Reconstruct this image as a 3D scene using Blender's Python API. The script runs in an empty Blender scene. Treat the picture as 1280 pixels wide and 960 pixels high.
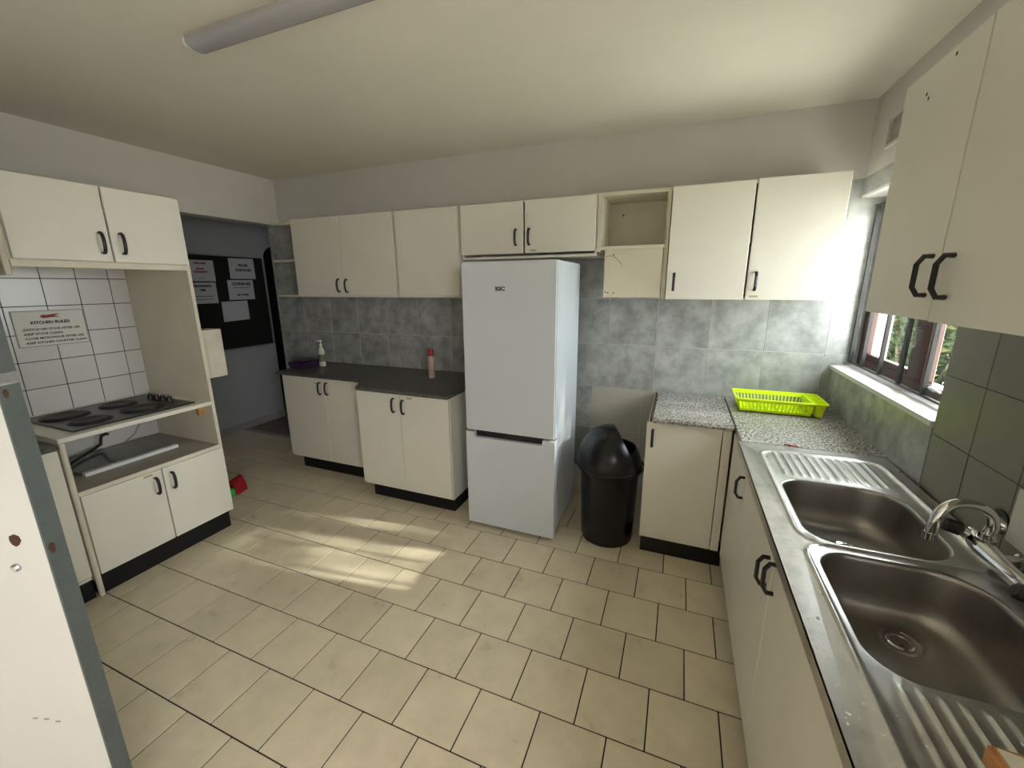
import bpy, bmesh, math, random
from mathutils import Vector, Matrix, geometry, noise
random.seed(7)
SC = bpy.context.scene
COL = SC.collection

# ------------------------------------------------------------------ camera
FPX = 517.0
YAW, PITCH, ROLL = -0.3827, 0.2356, -0.0068
CAM = Vector((0, 0, 1.60))
def cam_axes():
    cy, sy = math.cos(YAW), math.sin(YAW)
    f = Vector((sy*math.cos(PITCH), cy*math.cos(PITCH), -math.sin(PITCH)))
    r = Vector((cy, -sy, 0)); u = r.cross(f)
    return (r*math.cos(ROLL)+u*math.sin(ROLL), -r*math.sin(ROLL)+u*math.cos(ROLL), f)
cr, cu, cf = cam_axes()
cd = bpy.data.cameras.new('camera'); cam = bpy.data.objects.new('camera', cd); COL.objects.link(cam)
cd.sensor_width = 36.0; cd.lens = FPX/1280*36.0; cd.clip_start = 0.02; cd.clip_end = 200
cam.matrix_world = Matrix(((cr.x, cu.x, -cf.x, CAM.x), (cr.y, cu.y, -cf.y, CAM.y), (cr.z, cu.z, -cf.z, CAM.z), (0, 0, 0, 1)))
SC.camera = cam

# ------------------------------------------------------------------ world, sun, exposure
SC.view_settings.view_transform = 'Standard'; SC.view_settings.look = 'None'
SC.view_settings.gamma = 1; SC.view_settings.use_curve_mapping = False
SC.view_settings.exposure = 4.12
W = bpy.data.worlds.new('world'); SC.world = W; W.use_nodes = True
wb = W.node_tree.nodes['Background']; wb.inputs[0].default_value = (0.97, 0.985, 1.0, 1); wb.inputs[1].default_value = 1.0
sd = bpy.data.lights.new('sun', 'SUN'); sun = bpy.data.objects.new('sun', sd); COL.objects.link(sun)
sd.energy = 0.62; sd.angle = math.radians(0.9); sd.color = (1.0, 0.95, 0.84)
SUN = Vector((1.0, 0.16, 0.555)).normalized()
sun.rotation_euler = SUN.to_track_quat('Z', 'Y').to_euler(); sun.location = (6, 3, 5)
def portal(name, loc, sx, sy, direction):
    l = bpy.data.lights.new(name, 'AREA'); l.shape = 'RECTANGLE'; l.size = sx; l.size_y = sy
    l.cycles.is_portal = True
    o = bpy.data.objects.new(name, l); COL.objects.link(o); o.location = loc
    o.rotation_euler = (-Vector(direction)).to_track_quat('Z', 'Y').to_euler()
portal('window_portal', (1.14, 2.435, 1.6), 1.2, 1.15, (-1, 0, 0))
portal('window_portal', (1.14, -0.75, 1.5), 1.3, 1.2, (-1, 0, 0))

# ------------------------------------------------------------------ materials
MATS = {}
def nodes(m): return m.node_tree.nodes, m.node_tree.links
def mat(name, col, rough=0.5, metal=0.0, var=0.0, scale=8.0, bump=0.0, bscale=60.0, rnd=0.0, spec=0.5, dirt=None, dirt_scale=3.0, dirt_lo=0.55, dirt_hi=0.75, stretch=None, rvar=0.0):
    if name in MATS: return MATS[name]
    m = bpy.data.materials.new(name); m.use_nodes = True; MATS[name] = m
    N, L = nodes(m); b = N['Principled BSDF']
    b.inputs['Roughness'].default_value = rough; b.inputs['Metallic'].default_value = metal
    b.inputs['Specular IOR Level'].default_value = spec
    c = (*col, 1); b.inputs['Base Color'].default_value = c
    tc = N.new('ShaderNodeTexCoord'); co = tc.outputs['Object']
    if rnd or var or bump or dirt:
        oi = N.new('ShaderNodeObjectInfo')
        mp = N.new('ShaderNodeMapping'); L.new(co, mp.inputs[0])
        ml = N.new('ShaderNodeMath'); ml.operation = 'MULTIPLY'; ml.inputs[1].default_value = 37.0
        L.new(oi.outputs['Random'], ml.inputs[0]); L.new(ml.outputs[0], mp.inputs['Location'])
        if stretch: mp.inputs['Scale'].default_value = stretch
        co = mp.outputs[0]
    last = None
    if var:
        n = N.new('ShaderNodeTexNoise'); n.inputs['Scale'].default_value = scale; n.inputs['Detail'].default_value = 6; n.inputs['Roughness'].default_value = 0.62
        L.new(co, n.inputs['Vector'])
        mr = N.new('ShaderNodeMapRange'); mr.inputs['From Min'].default_value = 0.3; mr.inputs['From Max'].default_value = 0.7
        mr.inputs['To Min'].default_value = 1-var; mr.inputs['To Max'].default_value = 1+var
        L.new(n.outputs['Fac'], mr.inputs[0])
        mx = N.new('ShaderNodeVectorMath'); mx.operation = 'SCALE'; mx.inputs[0].default_value = col
        L.new(mr.outputs[0], mx.inputs['Scale']); last = mx.outputs[0]
        if rvar:
            r2 = N.new('ShaderNodeMapRange'); r2.inputs['From Min'].default_value = 0.3; r2.inputs['From Max'].default_value = 0.7
            r2.inputs['To Min'].default_value = rough-rvar; r2.inputs['To Max'].default_value = rough+rvar
            L.new(n.outputs['Fac'], r2.inputs[0]); L.new(r2.outputs[0], b.inputs['Roughness'])
    if rnd:
        mr = N.new('ShaderNodeMapRange'); mr.inputs['To Min'].default_value = 1-rnd; mr.inputs['To Max'].default_value = 1+rnd
        L.new(oi.outputs['Random'], mr.inputs[0])
        mx = N.new('ShaderNodeVectorMath'); mx.operation = 'SCALE'
        if last: L.new(last, mx.inputs[0])
        else: mx.inputs[0].default_value = col
        L.new(mr.outputs[0], mx.inputs['Scale']); last = mx.outputs[0]
    if dirt:
        n = N.new('ShaderNodeTexNoise'); n.inputs['Scale'].default_value = dirt_scale; n.inputs['Detail'].default_value = 8; n.inputs['Roughness'].default_value = 0.7
        L.new(co, n.inputs['Vector'])
        mr = N.new('ShaderNodeMapRange'); mr.inputs['From Min'].default_value = dirt_lo; mr.inputs['From Max'].default_value = dirt_hi
        L.new(n.outputs['Fac'], mr.inputs[0])
        mx = N.new('ShaderNodeMix'); mx.data_type = 'RGBA'; mx.inputs['B'].default_value = (*dirt, 1)
        if last: L.new(last, mx.inputs['A'])
        else: mx.inputs['A'].default_value = c
        L.new(mr.outputs[0], mx.inputs['Factor']); last = mx.outputs['Result']
    if last: L.new(last, b.inputs['Base Color'])
    if bump:
        n = N.new('ShaderNodeTexNoise'); n.inputs['Scale'].default_value = bscale; n.inputs['Detail'].default_value = 4
        L.new(co, n.inputs['Vector'])
        bp = N.new('ShaderNodeBump'); bp.inputs['Strength'].default_value = bump; bp.inputs['Distance'].default_value = 0.004
        L.new(n.outputs['Fac'], bp.inputs['Height']); L.new(bp.outputs[0], b.inputs['Normal'])
    return m
def ramp_mat(name, stops, scale, rough, kind='noise', detail=8, rrough=0.7):
    m = bpy.data.materials.new(name); m.use_nodes = True; MATS[name] = m
    N, L = nodes(m); b = N['Principled BSDF']; b.inputs['Roughness'].default_value = rough
    tc = N.new('ShaderNodeTexCoord'); n = N.new('ShaderNodeTexNoise')
    n.inputs['Scale'].default_value = scale; n.inputs['Detail'].default_value = detail; n.inputs['Roughness'].default_value = rrough
    L.new(tc.outputs['Object'], n.inputs['Vector'])
    r = N.new('ShaderNodeValToRGB'); e = r.color_ramp.elements
    e[0].position, e[0].color = stops[0][0], (*stops[0][1], 1); e[1].position, e[1].color = stops[-1][0], (*stops[-1][1], 1)
    for p, c in stops[1:-1]:
        q = e.new(p); q.color = (*c, 1)
    L.new(n.outputs['Fac'], r.inputs[0]); L.new(r.outputs[0], b.inputs['Base Color'])
    return m
M_plaster = mat('plaster', (0.66, 0.64, 0.60), 0.85, var=0.04, scale=1.7, bump=0.25, bscale=25)
M_ceiling = mat('ceiling_paint', (0.85, 0.81, 0.71), 0.8, var=0.04, scale=1.2, bump=0.15, bscale=12)
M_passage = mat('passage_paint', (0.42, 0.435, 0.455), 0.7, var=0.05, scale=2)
M_floor = mat('floor_tile', (0.72, 0.63, 0.46), 0.34, var=0.09, scale=7, rnd=0.05, dirt=(0.30, 0.24, 0.16), dirt_scale=22, dirt_lo=0.68, dirt_hi=0.80, rvar=0.08)
M_grout = mat('floor_grout', (0.03, 0.023, 0.017), 0.9)
M_brownfloor = mat('brown_floor_tile', (0.16, 0.12, 0.085), 0.4, var=0.15, scale=6)
M_gtile = mat('grey_wall_tile', (0.37, 0.38, 0.375), 0.27, var=0.34, scale=9, rnd=0.05, bump=0.05, bscale=14)
M_ggrout = mat('pale_grout', (0.58, 0.57, 0.54), 0.9)
M_beige = mat('beige_wall_tile', (0.45, 0.42, 0.36), 0.3, var=0.04, scale=5)
M_olive = mat('cream_wall_tile', (0.20, 0.195, 0.15), 0.3, var=0.05, scale=5, rnd=0.03)
M_dgrout = mat('dark_grout', (0.06, 0.055, 0.05), 0.9)
M_wtile = mat('white_wall_tile', (0.72, 0.71, 0.69), 0.22, var=0.02, scale=5, rnd=0.03)
M_cab = mat('white_melamine', (0.80, 0.77, 0.68), 0.42, var=0.025, scale=4, dirt=(0.60, 0.55, 0.44), dirt_scale=5, dirt_lo=0.68, dirt_hi=0.9, bump=0.03, bscale=220)
M_cabin = mat('cream_board', (0.66, 0.61, 0.48), 0.5, var=0.05, scale=5)
M_edge = mat('cream_edging', (0.72, 0.67, 0.55), 0.5, var=0.1, scale=9)
M_plinth = mat('black_plinth', (0.010, 0.010, 0.011), 0.5, var=0.3, scale=8, spec=0.25)
M_handle = mat('black_handle', (0.013, 0.013, 0.014), 0.32)
M_brass = mat('lock_plate_yellowed', (0.50, 0.43, 0.26), 0.5, var=0.2, scale=90)
M_top = ramp_mat('dark_worktop', [(0.30, (0.035, 0.034, 0.03)), (0.5, (0.10, 0.10, 0.09)), (0.68, (0.17, 0.165, 0.15))], 45, 0.38)
M_granite = ramp_mat('speckled_granite', [(0.36, (0.03, 0.028, 0.028)), (0.47, (0.22, 0.21, 0.20)), (0.56, (0.47, 0.45, 0.42)), (0.68, (0.62, 0.60, 0.55))], 105, 0.22, detail=3)
M_fridge = mat('fridge_white', (0.65, 0.695, 0.745), 0.30, var=0.01, scale=4)
M_fridgedark = mat('fridge_gap', (0.01, 0.01, 0.011), 0.5)
M_black = mat('black_plastic', (0.006, 0.006, 0.0065), 0.25, var=0.2, scale=5, spec=0.4)
M_steel = mat('stainless_steel', (0.60, 0.595, 0.58), 0.33, metal=1.0, var=0.05, scale=28, dirt=(0.30, 0.285, 0.265), dirt_scale=11, dirt_lo=0.50, dirt_hi=0.85, bump=0.015, bscale=140, rvar=0.06)
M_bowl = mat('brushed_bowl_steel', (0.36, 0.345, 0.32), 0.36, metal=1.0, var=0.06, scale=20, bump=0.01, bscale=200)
M_chrome = mat('chrome', (0.75, 0.75, 0.75), 0.08, metal=1.0)
M_lime = mat('lime_plastic', (0.70, 0.90, 0.004), 0.35)
b_ = M_lime.node_tree.nodes['Principled BSDF']; b_.inputs['Subsurface Weight'].default_value = 0.0
M_wood = mat('window_wood', (0.06, 0.018, 0.010), 0.4, var=0.35, scale=14, stretch=(1, 1, 0.15))
M_bar = mat('burglar_bar_paint', (0.022, 0.02, 0.02), 0.5, var=0.1)
M_sill = mat('white_sill', (0.62, 0.61, 0.60), 0.4, var=0.05, scale=6, dirt=(0.55, 0.52, 0.47), dirt_scale=9, dirt_lo=0.6, dirt_hi=0.8)
M_doorwhite = mat('door_white', (0.66, 0.65, 0.62), 0.45, var=0.03, scale=3, dirt=(0.50, 0.45, 0.38), dirt_scale=7, dirt_lo=0.68, dirt_hi=0.85)
M_dooredge = mat('door_edge_grey', (0.09, 0.103, 0.098), 0.55, var=0.12, scale=30, bump=0.3, bscale=160)
M_rust = mat('rust', (0.075, 0.032, 0.014), 0.8, var=0.4, scale=60)
M_steelplain = mat('screw_steel', (0.5, 0.5, 0.5), 0.35, metal=1.0)
M_hob = mat('hob_enamel', (0.018, 0.016, 0.013), 0.30, var=0.5, scale=9, dirt=(0.10, 0.085, 0.05), dirt_scale=7, dirt_lo=0.55, dirt_hi=0.72)
M_ring = mat('hotplate_iron', (0.014, 0.013, 0.013), 0.55, var=0.3, scale=30)
M_tray = mat('smoked_glass', (0.17, 0.18, 0.17), 0.10, var=0.1, scale=4)
M_shelf = mat('grey_shelf', (0.34, 0.31, 0.27), 0.5, var=0.12, scale=6)
M_white = mat('white_plastic', (0.82, 0.82, 0.80), 0.4)
M_paper = mat('paper', (0.62, 0.63, 0.67), 0.8)
M_sign = mat('sign_paper', (0.74, 0.72, 0.66), 0.4)
M_signedge = mat('sign_edge', (0.40, 0.36, 0.30), 0.5)
M_ink = mat('ink', (0.03, 0.028, 0.028), 0.7)
M_redink = mat('red_ink', (0.30, 0.07, 0.05), 0.7)
M_logo = mat('logo_grey', (0.07, 0.07, 0.075), 0.4)
M_board = mat('pinboard_black', (0.012, 0.011, 0.010), 0.9, var=0.2, scale=30)
M_alu = mat('aluminium_trim', (0.45, 0.47, 0.48), 0.4, metal=0.6)
M_dark = mat('unlit_room_dark', (0.02, 0.019, 0.018), 0.8)  # near-black colour stands in for the unlit room past the passage doorway
M_skirt = mat('skirting', (0.33, 0.33, 0.32), 0.6, var=0.1)
M_red = mat('red_plastic', (0.62, 0.03, 0.035), 0.4)
M_redcap = mat('dark_red_cap', (0.38, 0.02, 0.02), 0.4)
M_pink = mat('can_print', (0.55, 0.40, 0.36), 0.35, var=0.25, scale=35)
M_green = mat('green_plastic', (0.05, 0.50, 0.10), 0.45)
M_bottle = mat('bottle_white', (0.75, 0.76, 0.70), 0.4)
M_label = mat('bottle_label', (0.17, 0.20, 0.10), 0.5, var=0.4, scale=40)
M_purple = mat('purple_plastic', (0.05, 0.02, 0.075), 0.45)
M_greycloth = mat('grey_cloth', (0.26, 0.25, 0.27), 0.9, var=0.15, scale=40, bump=0.4, bscale=120)
M_orangewood = mat('worn_wood', (0.50, 0.24, 0.09), 0.6, var=0.45, scale=16, dirt=(0.16, 0.07, 0.03), dirt_scale=12, dirt_lo=0.55, dirt_hi=0.7)
M_woodtop = mat('scrubbed_wood', (0.66, 0.62, 0.52), 0.7, var=0.12, scale=20)
M_cleat = mat('pine_cleat', (0.48, 0.24, 0.08), 0.6, var=0.2, scale=20)
M_diff = mat('diffuser', (0.42, 0.42, 0.44), 0.25)
M_lampside = mat('lamp_body', (0.42, 0.41, 0.38), 0.5)
M_vent = mat('vent_plastic', (0.62, 0.60, 0.54), 0.6)
M_leaf = mat('leaf', (0.030, 0.045, 0.016), 0.6, var=0.5, scale=3, rnd=0.1, spec=0.15)
M_leafdry = mat('leaf_dry', (0.085, 0.08, 0.03), 0.6, var=0.4, scale=3, spec=0.15)
M_stem = mat('stem', (0.12, 0.08, 0.05), 0.8)
M_ground = mat('ground', (0.68, 0.64, 0.56), 0.9, var=0.3, scale=2)
M_outwall = mat('outside_wall', (0.62, 0.62, 0.64), 0.8, var=0.05)
def glass():
    m = bpy.data.materials.new('glass'); m.use_nodes = True; N, L = nodes(m)
    N.remove(N['Principled BSDF']); o = N['Material Output']
    t = N.new('ShaderNodeBsdfTransparent'); t.inputs[0].default_value = (0.93, 0.96, 0.95, 1)
    g = N.new('ShaderNodeBsdfGlossy'); g.inputs['Roughness'].default_value = 0.02
    lw = N.new('ShaderNodeLayerWeight'); pw = N.new('ShaderNodeMath'); pw.operation = 'POWER'; pw.inputs[1].default_value = 5.0; L.new(lw.outputs['Facing'], pw.inputs[0])
    f = N.new('ShaderNodeMath'); f.operation = 'MULTIPLY_ADD'; f.inputs[1].default_value = 0.7; f.inputs[2].default_value = 0.03; L.new(pw.outputs[0], f.inputs[0])
    x = N.new('ShaderNodeMixShader'); L.new(f.outputs[0], x.inputs[0]); L.new(t.outputs[0], x.inputs[1]); L.new(g.outputs[0], x.inputs[2]); L.new(x.outputs[0], o.inputs[0])
    return m
M_glass = glass()
for m_, c_ in ((M_leaf, (0.035, 0.055, 0.012)), (M_leafdry, (0.10, 0.09, 0.03))):
    N_, L_ = nodes(m_); pb = N_['Principled BSDF']; out_ = N_['Material Output']
    tl = N_.new('ShaderNodeBsdfTranslucent'); tl.inputs[0].default_value = (*c_, 1)
    mx_ = N_.new('ShaderNodeMixShader'); mx_.inputs[0].default_value = 0.45
    L_.new(pb.outputs[0], mx_.inputs[1]); L_.new(tl.outputs[0], mx_.inputs[2]); L_.new(mx_.outputs[0], out_.inputs[0])

# ------------------------------------------------------------------ builders
ORG = {}
def tag(o, label=None, cat=None, group=None, kind=None):
    if label: o['label'] = label
    if cat: o['category'] = cat
    if group: o['group'] = group
    if kind: o['kind'] = kind
    return o
def thing(name, loc, label, cat, group=None):
    o = bpy.data.objects.new(name, None); COL.objects.link(o); o.location = loc; o.empty_display_size = 0.05
    ORG[o] = Vector(loc); return tag(o, label, cat, group)
def obj(name, bm, m, parent=None, smooth=False, base=None, angle=None):
    """link a bmesh given in world coordinates as one mesh object"""
    if parent is not None: org = ORG[parent]
    elif base is not None: org = Vector(base)
    else:
        vs = [v.co for v in bm.verts]
        org = Vector(((min(v.x for v in vs)+max(v.x for v in vs))/2, (min(v.y for v in vs)+max(v.y for v in vs))/2, min(v.z for v in vs)))
    bmesh.ops.translate(bm, verts=bm.verts, vec=-org)
    me = bpy.data.meshes.new(name); bm.normal_update(); bm.to_mesh(me); bm.free()
    if isinstance(m, (list, tuple)):
        for q in m: me.materials.append(q)
    else: me.materials.append(m)
    if smooth:
        for p in me.polygons: p.use_smooth = True
        if angle is not None: me.set_sharp_from_angle(angle=math.radians(angle))
    o = bpy.data.objects.new(name, me); COL.objects.link(o); ORG[o] = org
    if parent is not None: o.parent = parent
    else: o.location = org
    return o
def struct(name, bm, m, **k): return tag(obj(name, bm, m, **k), kind='structure')
def box(bm, x0, x1, y0, y1, z0, z1, bev=0.0, seg=1):
    x0, x1 = min(x0, x1), max(x0, x1); y0, y1 = min(y0, y1), max(y0, y1); z0, z1 = min(z0, z1), max(z0, z1)
    r = bmesh.ops.create_cube(bm, size=1.0, matrix=Matrix.Translation(((x0+x1)/2, (y0+y1)/2, (z0+z1)/2)) @ Matrix.Diagonal((x1-x0, y1-y0, z1-z0, 1)))
    if bev:
        es = {e for v in r['verts'] for e in v.link_edges}
        bmesh.ops.bevel(bm, geom=list(es), offset=bev, segments=seg, affect='EDGES', clamp_overlap=True)
    return bm
def B(*a, **k): return box(bmesh.new(), *a, **k)
def boxes(lst, bev=0.0):
    bm = bmesh.new()
    for l in lst: box(bm, *l, bev=bev)
    return bm
def tube(bm, pts, r, seg=8, cap=True, flat=1.0, ref=None):
    """sweep a round (or flattened) section along points"""
    pts = [Vector(p) for p in pts]; rings = []
    n = len(pts); up0 = Vector(ref) if ref else None
    for i, p in enumerate(pts):
        t = (pts[min(i+1, n-1)]-pts[max(i-1, 0)]).normalized()
        if up0 is None:
            up0 = Vector((0, 0, 1)) if abs(t.z) < 0.9 else Vector((1, 0, 0))
        a = t.cross(up0)
        if a.length < 1e-4: a = t.cross(Vector((0.3, 1, 0.2)))
        a.normalize(); b = a.cross(t).normalized()
        if not ref: up0 = b
        rr = r[i] if isinstance(r, (list, tuple)) else r
        rings.append([bm.verts.new(p+a*math.cos(2*math.pi*(k+.5)/seg)*rr+b*math.sin(2*math.pi*(k+.5)/seg)*rr*flat) for k in range(seg)])
    for i in range(n-1):
        for k in range(seg):
            bm.faces.new((rings[i][k], rings[i][(k+1) % seg], rings[i+1][(k+1) % seg], rings[i+1][k]))
    if cap:
        bm.faces.new(rings[0][::-1]); bm.faces.new(rings[-1])
    return bm
def smooth_path(pts, rad, n=4):
    P = [Vector(p) for p in pts]; out = []; ro = []
    for i in range(len(P)-1):
        p0, p1, p2, p3 = P[max(i-1, 0)], P[i], P[i+1], P[min(i+2, len(P)-1)]
        for k in range(n):
            t = k/n
            out.append(0.5*((2*p1)+(p2-p0)*t+(2*p0-5*p1+4*p2-p3)*t*t+(3*p1-p0-3*p2+p3)*t**3)); ro.append(rad[i]+(rad[i+1]-rad[i])*t)
    return out+[P[-1]], ro+[rad[-1]]
def lathe(bm, prof, c, seg=32, cap0=True, cap1=True):
    """prof = [(r, z)] around vertical axis through c"""
    rings = []
    for r, z in prof:
        rings.append([bm.verts.new((c[0]+r*math.cos(2*math.pi*k/seg), c[1]+r*math.sin(2*math.pi*k/seg), z)) for k in range(seg)])
    for i in range(len(prof)-1):
        for k in range(seg):
            bm.faces.new((rings[i][k], rings[i][(k+1) % seg], rings[i+1][(k+1) % seg], rings[i+1][k]))
    if cap0: bm.faces.new(rings[0][::-1])
    if cap1: bm.faces.new(rings[-1])
    return bm
def prism(bm, poly, d0, d1, f):
    """extrude a 2D polygon between depths; f(a, b, d) -> world"""
    v0 = [bm.verts.new(f(a, b, d0)) for a, b in poly]; v1 = [bm.verts.new(f(a, b, d1)) for a, b in poly]
    n = len(poly)
    bm.faces.new(v0); bm.faces.new(v1[::-1])
    for i in range(n): bm.faces.new((v0[i], v1[i], v1[(i+1) % n], v0[(i+1) % n]))
    bmesh.ops.recalc_face_normals(bm, faces=bm.faces)
    return bm
def text_bm(body, size, origin, right, up, align='LEFT', width=None, bold=0.0):
    cu_ = bpy.data.curves.new('txt', 'FONT'); cu_.body = body; cu_.size = size; cu_.align_x = align
    cu_.offset = bold; cu_.resolution_u = 3
    o = bpy.data.objects.new('txt', cu_)
    COL.objects.link(o); bpy.context.view_layer.update()
    me = bpy.data.meshes.new_from_object(o.evaluated_get(bpy.context.evaluated_depsgraph_get()))
    bm = bmesh.new(); bm.from_mesh(me)
    bpy.data.objects.remove(o); bpy.data.curves.remove(cu_); bpy.data.meshes.remove(me)
    r = Vector(right).normalized(); u = Vector(up).normalized()
    xs = [v.co.x for v in bm.verts] or [0, 1]
    s = width/(max(xs)-min(xs)) if width else 1.0
    for v in bm.verts:
        x, y = v.co.x*s, v.co.y; v.co = Vector(origin)+r*x+u*y
    return bm

# ------------------------------------------------------------------ key dimensions (metres)
YB = 3.0; XR = 0.88; XLW = -3.55; ZC = 2.54; XP = -4.55; TILETOP = 2.153
YF = -1.7                      # wall behind the camera

# ------------------------------------------------------------------ setting
struct('ceiling', B(-4.7, 1.2, YF-.15, 4.7, ZC, ZC+.12), M_ceiling)
fl = struct('floor', B(-4.65, 1.2, YF-.15, YB+.02, -0.12, -0.003), M_grout)
# floor tiles, half-bond rows parallel to the back wall
T, TX = 0.2508, 0.2523
tile_mesh = None
rest = bmesh.new()
def ftile(x0, x1, y0, y1): return B(x0, x1, y0, y1, -0.010, 0.0, bev=0.0012)
k0 = int(math.floor((YF-1.4534)/T)); k1 = int(math.ceil((YB+.02-1.4534)/T))
for k in range(k0, k1):
    y0 = 1.4534+k*T; y1 = min(y0+T, YB+.019); y0 = max(y0, YF)
    off = (-0.3657-0.121*k) % TX
    i = int(math.floor((-4.55-off)/TX))
    while off+i*TX < XR:
        x0 = off+i*TX; x1 = min(x0+TX, XR); xx0 = max(x0, -4.55); i += 1
        if x1-xx0 < 0.01 or y1-y0 < 0.01: continue
        g = 0.0026
        seen = y0 > 0.42 and not (xx0 < -3.55 and y1 < 1.6) and xx0 < 0.42
        if not seen:
            box(rest, xx0+g, x1-g, y0+g, y1-g, -0.010, 0.0); continue
        full = abs((x1-xx0)-TX) < 1e-6 and abs((y1-y0)-T) < 1e-6
        if full and tile_mesh is not None:
            o = bpy.data.objects.new('tile', tile_mesh); COL.objects.link(o)
            o.parent = fl; o.location = Vector((xx0, y0, 0))-ORG[fl]
        else:
            bm = ftile(xx0+g, x1-g, y0+g, y1-g)
            o = obj('tile', bm, M_floor, base=(xx0, y0, 0)); o.parent = fl; o.location = Vector((xx0, y0, 0))-ORG[fl]
            if full: tile_mesh = o.data
o = obj('tile_field', rest, M_floor, parent=fl); o['kind'] = 'stuff'

def wall_tiles(parent, f, cols, rows, th, m, gap=0.003, skip=None, pick=None):
    """f(u, d, z): u along the wall, d proud of the grout; cols/rows = joint positions"""
    for a in range(len(cols)-1):
        for b in range(len(rows)-1):
            u0, u1, z0, z1 = cols[a], cols[a+1], rows[b], rows[b+1]
            if skip and skip(u0, u1, z0, z1): continue
            p, q = f(u0+gap/2, -0.004, z0+gap/2), f(u1-gap/2, th, z1-gap/2)
            bm = B(p[0], q[0], p[1], q[1], p[2], q[2], bev=0.001)
            base = ((p[0]+q[0])/2, (p[1]+q[1])/2, p[2])
            o = obj('tile', bm, pick(u0, u1, z0, z1) if pick else m, base=base)
            o.parent = parent; o.location = Vector(base)-ORG[parent]

# back wall
wb_ = struct('wall_back', B(-3.70, 1.13, YB+.004, YB+.16, 0, ZC), [M_plaster])
gb = obj('grout_bed', B(-3.70, 1.05, YB+.002, YB+.006, 0.2, TILETOP-.002), M_ggrout, parent=wb_)
TW = 0.3217
cols = [-3.70]+[-0.4576+TW*i for i in range(-10, 5)]+[1.05]
cols = [c for c in cols if -3.70 <= c <= 1.05]
rows = [0.22, 0.54, 0.86, 1.18, 1.50, 1.825, TILETOP]
wall_tiles(wb_, lambda u, d, z: (u, YB+.002-d, z), cols, [0.86, 1.18, 1.50, 1.825, TILETOP], 0.002, M_gtile)
lowc = [-1.3, -0.885, -0.562, -0.206, 0.15]
wall_tiles(wb_, lambda u, d, z: (u, YB+.002-d, z), lowc, [0.22, 0.54, 0.86], 0.002, M_beige, pick=lambda a, b, c, e: M_gtile if b <= -0.5 else M_beige)

# right wall with window recess (and a second window behind the camera)
WY0, WY1, WZ0, WZ1 = 1.868, YB+.004, 1.112, 2.058
wr = struct('wall_right', boxes([
    (XR, 1.13, -0.10, WY0, 0, ZC), (XR, 1.13, WY0, WY1, 0, WZ0-.02), (XR, 1.13, WY0, WY1, WZ1, ZC),
    (XR, 1.13, -1.40, -0.10, 0, 0.90), (XR, 1.13, -1.40, -0.10, 2.10, ZC), (XR, 1.13, YF-.15, -1.40, 0, ZC)]), M_plaster)
obj('grout_bed', B(XR-.001, XR+.004, 0.5, WY0, 0.5, TILETOP-.3), M_dgrout, parent=wr)
wall_tiles(wr, lambda u, d, z: (XR-.001-d, u, z), [0.595, 0.807, 1.019, 1.231, 1.443, 1.655, WY0], [0.645, 0.858, 1.071, 1.285, 1.498, 1.71], 0.002, M_olive)
# grey panel tile under the sill, lintel tiles
wall_tiles(wr, lambda u, d, z: (XR-.001-d, u, z), [WY0+.003, 2.36, YB], [0.80, WZ0-.02], 0.002, M_gtile, gap=0.002)
obj('grout_bed', B(XR-.001, XR+.004, WY0, YB, WZ1, TILETOP), M_sill, parent=wr)
wall_tiles(wr, lambda u, d, z: (XR-.001-d, u, z), [1.60, 1.80, 2.0, 2.2, 2.4, 2.6, 2.8, YB], [WZ1+.004, TILETOP], 0.003, M_gtile)
obj('lintel_soffit', B(XR, 1.12, WY0, YB, WZ1-.006, WZ1), M_sill, parent=wr)
# sill: sloping white slab
bm = bmesh.new(); prism(bm, [(XR-.012, WZ0-.018), (1.13, WZ0-.018), (1.13, WZ0+.03), (XR-.012, WZ0+.002)], WY0+.002, YB-.001, lambda a, b, d: (a, d, b))
obj('window_sill', bm, M_sill, parent=wr)

# left wall, lintel over the passage opening, tiled furring behind the hob
struct('wall_left', boxes([(-3.70, XLW, YF-.15, 1.69, 0, ZC), (-3.70, XLW, 1.69, YB+.004, 2.150, ZC)]), M_plaster)
wt = struct('wall_left_tiled', B(XLW+.001, -3.374, 0.02, 1.664, 0, 1.90), M_dgrout)
wall_tiles(wt, lambda u, d, z: (-3.374+d, u, z), [0.02, 0.14, 0.295, 0.45, 0.605, 0.76, 0.915, 1.070, 1.2455, 1.398, 1.554, 1.662][1:], [0.58, 0.733, 0.886, 1.04, 1.193, 1.345, 1.50, 1.652, 1.80, 1.90], 0.004, M_wtile, gap=0.004)
struct('wall_front', B(-3.70, 1.20, YF-.15, YF, 0, ZC), M_plaster)
# wall stub that carries the stable door, off to the left
struct('wall_near', boxes([(-2.30, -2.15, 0.10, 0.34, 0, ZC), (-3.55, -2.30, 0.24, 0.34, 0, ZC), (-2.30, -2.15, -0.80, 0.10, 2.08, ZC), (-2.30, -2.15, YF, -0.80, 0, ZC)]), M_plaster)

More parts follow.
